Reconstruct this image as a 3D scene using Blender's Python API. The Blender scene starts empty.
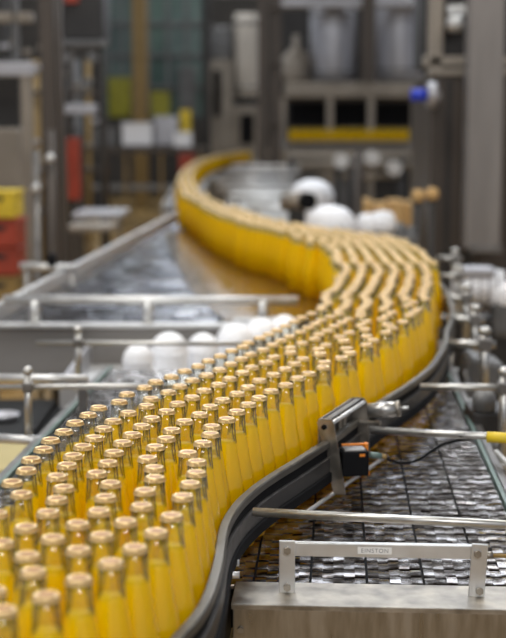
import bpy, bmesh, math, random
from mathutils import Vector, Matrix
random.seed(7)
SC = bpy.context.scene
C = SC.collection
PI = math.pi
# ------------------------------------------------------------------ camera
F = 1400.0; CAMZ = 1.683
PITCH = math.atan(190 / F)
cd = bpy.data.cameras.new('camera'); cam = bpy.data.objects.new('camera', cd); C.objects.link(cam)
cam.location = (0, 0, CAMZ); cam.rotation_euler = (PI/2 - PITCH, 0, 0)
cd.sensor_fit = 'VERTICAL'; cd.sensor_height = 24; cd.lens = F / 638 * 24
cd.clip_start = .05; cd.clip_end = 200
cd.dof.use_dof = True; cd.dof.focus_distance = 2.17; cd.dof.aperture_fstop = cd.lens / 1000 / .0195
SC.camera = cam
def ray(px, py):
    u = (px - 253) / F; v = (py - 319) / F; c, s = math.cos(PITCH), math.sin(PITCH)
    return u, c - v * s, -s - v * c
def pt(px, py, Y):            # a point of the photo at distance Y along the floor
    a, b, c = ray(px, py); t = Y / b
    return Vector((a * t, Y, CAMZ + c * t))
def pz(px, py, z):            # a point of the photo at height z
    a, b, c = ray(px, py); t = (z - CAMZ) / c
    return Vector((a * t, b * t, z))
# ------------------------------------------------------------------ materials
def mat(name, col, rough=.5, metal=0.0, noise=0, scale=20, col2=None, bump=0, rvar=0, spec=.5, stretch=None, coat=0, detail=4):
    m = bpy.data.materials.new(name); m.use_nodes = True
    nt = m.node_tree; b = nt.nodes['Principled BSDF']
    b.inputs['Base Color'].default_value = (*col, 1); b.inputs['Roughness'].default_value = rough
    b.inputs['Metallic'].default_value = metal; b.inputs['Specular IOR Level'].default_value = spec
    b.inputs['Coat Weight'].default_value = coat
    if noise or bump or rvar:
        tc = nt.nodes.new('ShaderNodeTexCoord'); mp = nt.nodes.new('ShaderNodeMapping')
        if stretch: mp.inputs['Scale'].default_value = stretch
        nt.links.new(tc.outputs['Object'], mp.inputs['Vector'])
        n = nt.nodes.new('ShaderNodeTexNoise'); n.inputs['Scale'].default_value = scale; n.inputs['Detail'].default_value = detail
        nt.links.new(mp.outputs['Vector'], n.inputs['Vector'])
        if noise:
            r = nt.nodes.new('ShaderNodeValToRGB')
            r.color_ramp.elements[0].position = .35; r.color_ramp.elements[1].position = .65
            c2 = col2 or tuple(c * (1 - noise) for c in col)
            r.color_ramp.elements[0].color = (*c2, 1); r.color_ramp.elements[1].color = (*col, 1)
            nt.links.new(n.outputs['Fac'], r.inputs['Fac']); nt.links.new(r.outputs['Color'], b.inputs['Base Color'])
        if rvar:
            mr = nt.nodes.new('ShaderNodeMapRange'); mr.inputs[1].default_value = .3; mr.inputs[2].default_value = .7
            mr.inputs[3].default_value = max(.03, rough - rvar); mr.inputs[4].default_value = rough + rvar
            nt.links.new(n.outputs['Fac'], mr.inputs[0]); nt.links.new(mr.outputs[0], b.inputs['Roughness'])
        if bump:
            bp = nt.nodes.new('ShaderNodeBump'); bp.inputs['Strength'].default_value = bump; bp.inputs['Distance'].default_value = .002
            nt.links.new(n.outputs['Fac'], bp.inputs['Height']); nt.links.new(bp.outputs[0], b.inputs['Normal'])
    return m
def glass_mat(name='bottle_glass', edge=(.10, .15, .16, 1), refl=.8):
    m = bpy.data.materials.new(name); m.use_nodes = True; nt = m.node_tree; nt.nodes.clear()
    o = nt.nodes.new('ShaderNodeOutputMaterial'); mx = nt.nodes.new('ShaderNodeMixShader')
    tr = nt.nodes.new('ShaderNodeBsdfTransparent'); gl = nt.nodes.new('ShaderNodeBsdfGlossy'); gl.inputs['Roughness'].default_value = .04
    gl.inputs['Color'].default_value = (1, 1, 1, 1)
    lw = nt.nodes.new('ShaderNodeLayerWeight'); lw.inputs['Blend'].default_value = .5
    rp = nt.nodes.new('ShaderNodeValToRGB')          # glass seen edge-on absorbs more
    rp.color_ramp.elements[0].position = .30; rp.color_ramp.elements[0].color = (.98, .99, .98, 1)
    rp.color_ramp.elements[1].position = .86; rp.color_ramp.elements[1].color = edge
    nt.links.new(lw.outputs['Facing'], rp.inputs['Fac']); nt.links.new(rp.outputs['Color'], tr.inputs['Color'])
    pw = nt.nodes.new('ShaderNodeMath'); pw.operation = 'POWER'; pw.inputs[1].default_value = 3.2
    ml = nt.nodes.new('ShaderNodeMath'); ml.operation = 'MULTIPLY_ADD'; ml.inputs[1].default_value = refl; ml.inputs[2].default_value = .04
    nt.links.new(lw.outputs['Facing'], pw.inputs[0]); nt.links.new(pw.outputs[0], ml.inputs[0]); nt.links.new(ml.outputs[0], mx.inputs['Fac']); nt.links.new(tr.outputs[0], mx.inputs[1]); nt.links.new(gl.outputs[0], mx.inputs[2])
    nt.links.new(mx.outputs[0], o.inputs['Surface'])
    return m
def juice_mat():
    m = bpy.data.materials.new('juice'); m.use_nodes = True; nt = m.node_tree; b = nt.nodes['Principled BSDF']
    o = nt.nodes['Material Output']; b.inputs['Base Color'].default_value = (.95, .69, .0, 1); b.inputs['Roughness'].default_value = .35
    b.inputs['Specular IOR Level'].default_value = .2
    tl = nt.nodes.new('ShaderNodeBsdfTranslucent'); tl.inputs['Color'].default_value = (1, .78, .0, 1)
    mx = nt.nodes.new('ShaderNodeMixShader'); mx.inputs['Fac'].default_value = .5
    nt.links.new(b.outputs[0], mx.inputs[1]); nt.links.new(tl.outputs[0], mx.inputs[2]); nt.links.new(mx.outputs[0], o.inputs['Surface'])
    return m
def emit_mat(name, col, s):
    m = bpy.data.materials.new(name); m.use_nodes = True; nt = m.node_tree; b = nt.nodes['Principled BSDF']
    b.inputs['Base Color'].default_value = (*col, 1)
    b.inputs['Emission Color'].default_value = (*col, 1); b.inputs['Emission Strength'].default_value = s
    return m
M = dict(
    glass=glass_mat(), glass_full=glass_mat('filled_bottle_glass', (1, 1, 1, 1), .22), juice=juice_mat(),
    cap=mat('gold_crown', (.86, .62, .30), .34, .7, noise=.25, scale=90),
    cap_disc=mat('golden_brown_cap_print', (.34, .15, .035), .40, .35),
    sand=mat('sand_board', (.46, .38, .16), .6, noise=.1, scale=5),
    chain=mat('wet_chain_steel', (.44, .43, .43), .19, 1, noise=1, col2=(.15, .12, .10), scale=34, rvar=.10, bump=.05, detail=6),
    chain_far=mat('blue_grey_chain_steel', (.15, .155, .18), .18, 1, noise=1, col2=(.05, .05, .065), scale=9, rvar=.1, bump=.05),
    black=mat('black_plastic', (.008, .008, .009), .75, spec=.12),
    under=mat('dark_underside', (.012, .012, .012), .7, spec=.2),
    steel=mat('brushed_steel', (.60, .59, .56), .36, .85, noise=.3, scale=14, stretch=(1, 14, 14), rvar=.1),
    steel_l=mat('pale_steel', (.72, .72, .71), .42, .7, noise=.15, scale=16, rvar=.1),
    steel_d=mat('dull_steel', (.27, .26, .25), .4, .8, noise=.35, scale=18, rvar=.1),
    steel_w=mat('worn_steel', (.46, .42, .36), .42, .85, noise=.5, scale=25, rvar=.12),
    beam=mat('stained_beam_steel', (.40, .36, .30), .36, .85, noise=.35, scale=10, stretch=(6, 1, 1), rvar=.1),
    rail_dark=mat('dark_rail_steel', (.12, .115, .11), .42, .8, noise=.4, scale=30, rvar=.1),
    rail=mat('rail_steel', (.18, .17, .15), .42, .85, noise=.3, scale=30, rvar=.1),
    white=mat('white_plastic', (.93, .94, .97), .45, noise=.06, scale=10),
    orange=mat('orange_plastic', (.85, .26, .02), .45),
    yellow=mat('yellow_plastic', (.80, .58, .03), .5, noise=.2, scale=8),
    olive=mat('olive_yellow_plastic', (.42, .40, .03), .5, noise=.25, scale=6),
    red=mat('red_plastic', (.42, .055, .025), .5, noise=.3, scale=6),
    blue=mat('blue_paint', (.02, .05, .55), .4),
    green=mat('green_edge_strip', (.13, .19, .17), .35),
    brown=mat('brown_cabinet_paint', (.085, .068, .055), .45, .3, noise=.25, scale=3, stretch=(6, 6, .4)),
    beige=mat('beige_machine_steel', (.33, .29, .24), .45, .3, noise=.25, scale=3),
    grey=mat('grey_machine_paint', (.17, .17, .17), .5, .3, noise=.25, scale=4),
    mauve=mat('pale_tank_steel', (.50, .50, .53), .4, .6, noise=.15, scale=2),
    dark=mat('dark_machine_paint', (.035, .032, .03), .5, .2, noise=.3, scale=4),
    ochre=mat('ochre_paint', (.34, .22, .07), .5, noise=.2, scale=6),
    tan=mat('tan_carton', (.66, .42, .17), .7, noise=.15, scale=9),
    column_paint=mat('column_paint', (.27, .25, .235), .45, .4, noise=.2, scale=3, stretch=(4, 4, .5)),
    pale_tank=mat('pale_tank_paint', (.60, .55, .48), .5, .1, noise=.1, scale=2),
    floor=mat('ochre_floor_tiles', (.40, .26, .10), .3, noise=.25, scale=1.5, rvar=.1),
    wall=mat('wall_paint', (.10, .09, .08), .7, noise=.3, scale=.6),
    pane=mat('green_glazing', (.13, .20, .17), .15, noise=.4, scale=.7, col2=(.05, .09, .08)),
    brown_reflection=mat('wet_steel_painted_reflection', (.30, .17, .06), .16, .85, noise=.7, col2=(.10, .05, .02), scale=14, rvar=.08, bump=.3),  # brown tint paints the bottles' reflection on wet steel
    sticker=mat('white_sticker', (.85, .85, .83), .5), ink=mat('grey_ink', (.30, .30, .31), .6),
    panel=mat('brown_grey_panel', (.34, .32, .30), .5, .5, noise=.2, scale=3, stretch=(1, 1, 4)),
    sky_boosted=emit_mat('boosted_window_glass', (.86, .92, 1), 5.0),  # glow boosted on one window to add a bluish reflection on the chain
    sky=emit_mat('bright_window_glass', (.86, .93, 1), 1.6),
)
# ------------------------------------------------------------------ mesh helpers
def box(bm, c, s, rot=None, bev=0):
    t = bmesh.new(); bmesh.ops.create_cube(t, size=1)
    bmesh.ops.scale(t, vec=Vector(s), verts=t.verts)
    if bev: bmesh.ops.bevel(t, geom=t.edges[:], offset=bev, segments=2, affect='EDGES', profile=.6)
    if rot is not None: bmesh.ops.transform(t, matrix=rot.to_4x4(), verts=t.verts)
    bmesh.ops.translate(t, vec=Vector(c), verts=t.verts); merge(bm, t)
def merge(bm, t):
    me = bpy.data.meshes.new('tmp'); t.to_mesh(me); t.free(); bm.from_mesh(me); bpy.data.meshes.remove(me)
def tube(bm, a, b, r, seg=14, r2=None):
    a = Vector(a); b = Vector(b); d = b - a
    t = bmesh.new(); bmesh.ops.create_cone(t, cap_ends=True, segments=seg, radius1=r, radius2=r if r2 is None else r2, depth=d.length)
    for f in t.faces: f.smooth = len(f.verts) == 4
    bmesh.ops.transform(t, matrix=Matrix.Translation((a + b) / 2) @ d.to_track_quat('Z', 'Y').to_matrix().to_4x4(), verts=t.verts); merge(bm, t)
def lathe(bm, prof, c=(0, 0, 0), seg=24, mod=None, caps=True):
    rings = []
    for i, (r, z) in enumerate(prof):
        if r < 1e-6: rings.append([bm.verts.new((c[0], c[1], c[2] + z))]); continue
        ring = []
        for k in range(seg):
            a = 2 * PI * k / seg; rr = r + (mod(i, k) if mod else 0)
            ring.append(bm.verts.new((c[0] + rr * math.cos(a), c[1] + rr * math.sin(a), c[2] + z)))
        rings.append(ring)
    for p, q in zip(rings, rings[1:]):
        for k in range(seg):
            l = (k + 1) % seg
            if len(p) == 1 and len(q) == 1: continue
            if len(p) == 1: f = bm.faces.new((p[0], q[l], q[k]))
            elif len(q) == 1: f = bm.faces.new((p[k], p[l], q[0]))
            else: f = bm.faces.new((p[k], p[l], q[l], q[k]))
            f.smooth = True
def sweep(bm, path, u0, u1, z0, z1):
    """rectangular strip along a path of (x, y): from u0 to u1 out to the right of travel, z0 to z1"""
    n = len(path); rows = []
    for i in range(n):
        a = Vector(path[max(0, i-1)]); b = Vector(path[min(n-1, i+1)]); t = (b - a).normalized(); nr = Vector((t.y, -t.x)); p = Vector(path[i])
        e = min(.002, (z1-z0)*.2, (u1-u0)*.2)
        rows.append([bm.verts.new((*(p + nr * u), z)) for u, z in ((u0, z0), (u1, z0), (u1, z1-e), (u1-e, z1), (u0+e, z1), (u0, z1-e))])
    k = 6
    for p, q in zip(rows, rows[1:]):
        for i in range(k):
            j = (i + 1) % k; bm.faces.new((p[i], p[j], q[j], q[i]))
    bm.faces.new(rows[0][::-1]); bm.faces.new(rows[-1])
def obj(name, bm, m, parent=None, smooth=None):
    me = bpy.data.meshes.new(name)
    bmesh.ops.recalc_face_normals(bm, faces=bm.faces[:])
    bm.to_mesh(me); bm.free(); me.materials.append(M[m] if isinstance(m, str) else m)
    o = bpy.data.objects.new(name, me); C.objects.link(o)
    if parent: o.parent = parent; o.matrix_parent_inverse = Matrix.Translation(-parent.location)
    return o
def thing(name, label, cat, loc=(0, 0, 0), group=None):
    o = bpy.data.objects.new(name, None); C.objects.link(o); o.location = loc; o.empty_display_size = .05
    o['label'] = label; o['category'] = cat
    if group: o['group'] = group
    return o
def tag(o, label, cat, group=None):
    o['label'] = label; o['category'] = cat
    if group: o['group'] = group
    return o
def struct(name, bm, m, parent=None):
    o = obj(name, bm, m, parent)
    if not parent: o['kind'] = 'structure'
    return o
def one(fn, *a, **k):
    bm = bmesh.new(); fn(bm, *a, **k); return bm
def catmull(P, n=8):
    out = []; Q = [P[0]] + list(P) + [P[-1]]
    for i in range(1, len(Q) - 2):
        p0, p1, p2, p3 = [Vector(q) for q in Q[i-1:i+3]]
        for k in range(n):
            t = k / n
            out.append(.5 * ((2*p1) + (p2-p0)*t + (2*p0-5*p1+4*p2-p3)*t*t + (3*p1-p0-3*p2+p3)*t**3))
    out.append(Vector(P[-1])); return out
def pipe(name, pts, r, m, parent=None, n=8):
    pts = catmull(pts, n); bm = bmesh.new(); prev = None; seg = 10
    for i, p in enumerate(pts):
        t = (pts[min(i+1, len(pts)-1)] - pts[max(i-1, 0)]).normalized(); q = t.to_track_quat('Z', 'Y')
        ring = [bm.verts.new(p + q @ Vector((r*math.cos(2*PI*k/seg), r*math.sin(2*PI*k/seg), 0))) for k in range(seg)]
        if prev:
            for k in range(seg):
                f = bm.faces.new((prev[k], prev[(k+1) % seg], ring[(k+1) % seg], ring[k])); f.smooth = True
        else: bm.faces.new(ring[::-1])
        prev = ring
    bm.faces.new(prev)
    return obj(name, bm, m, parent)
BED = 1.0
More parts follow.
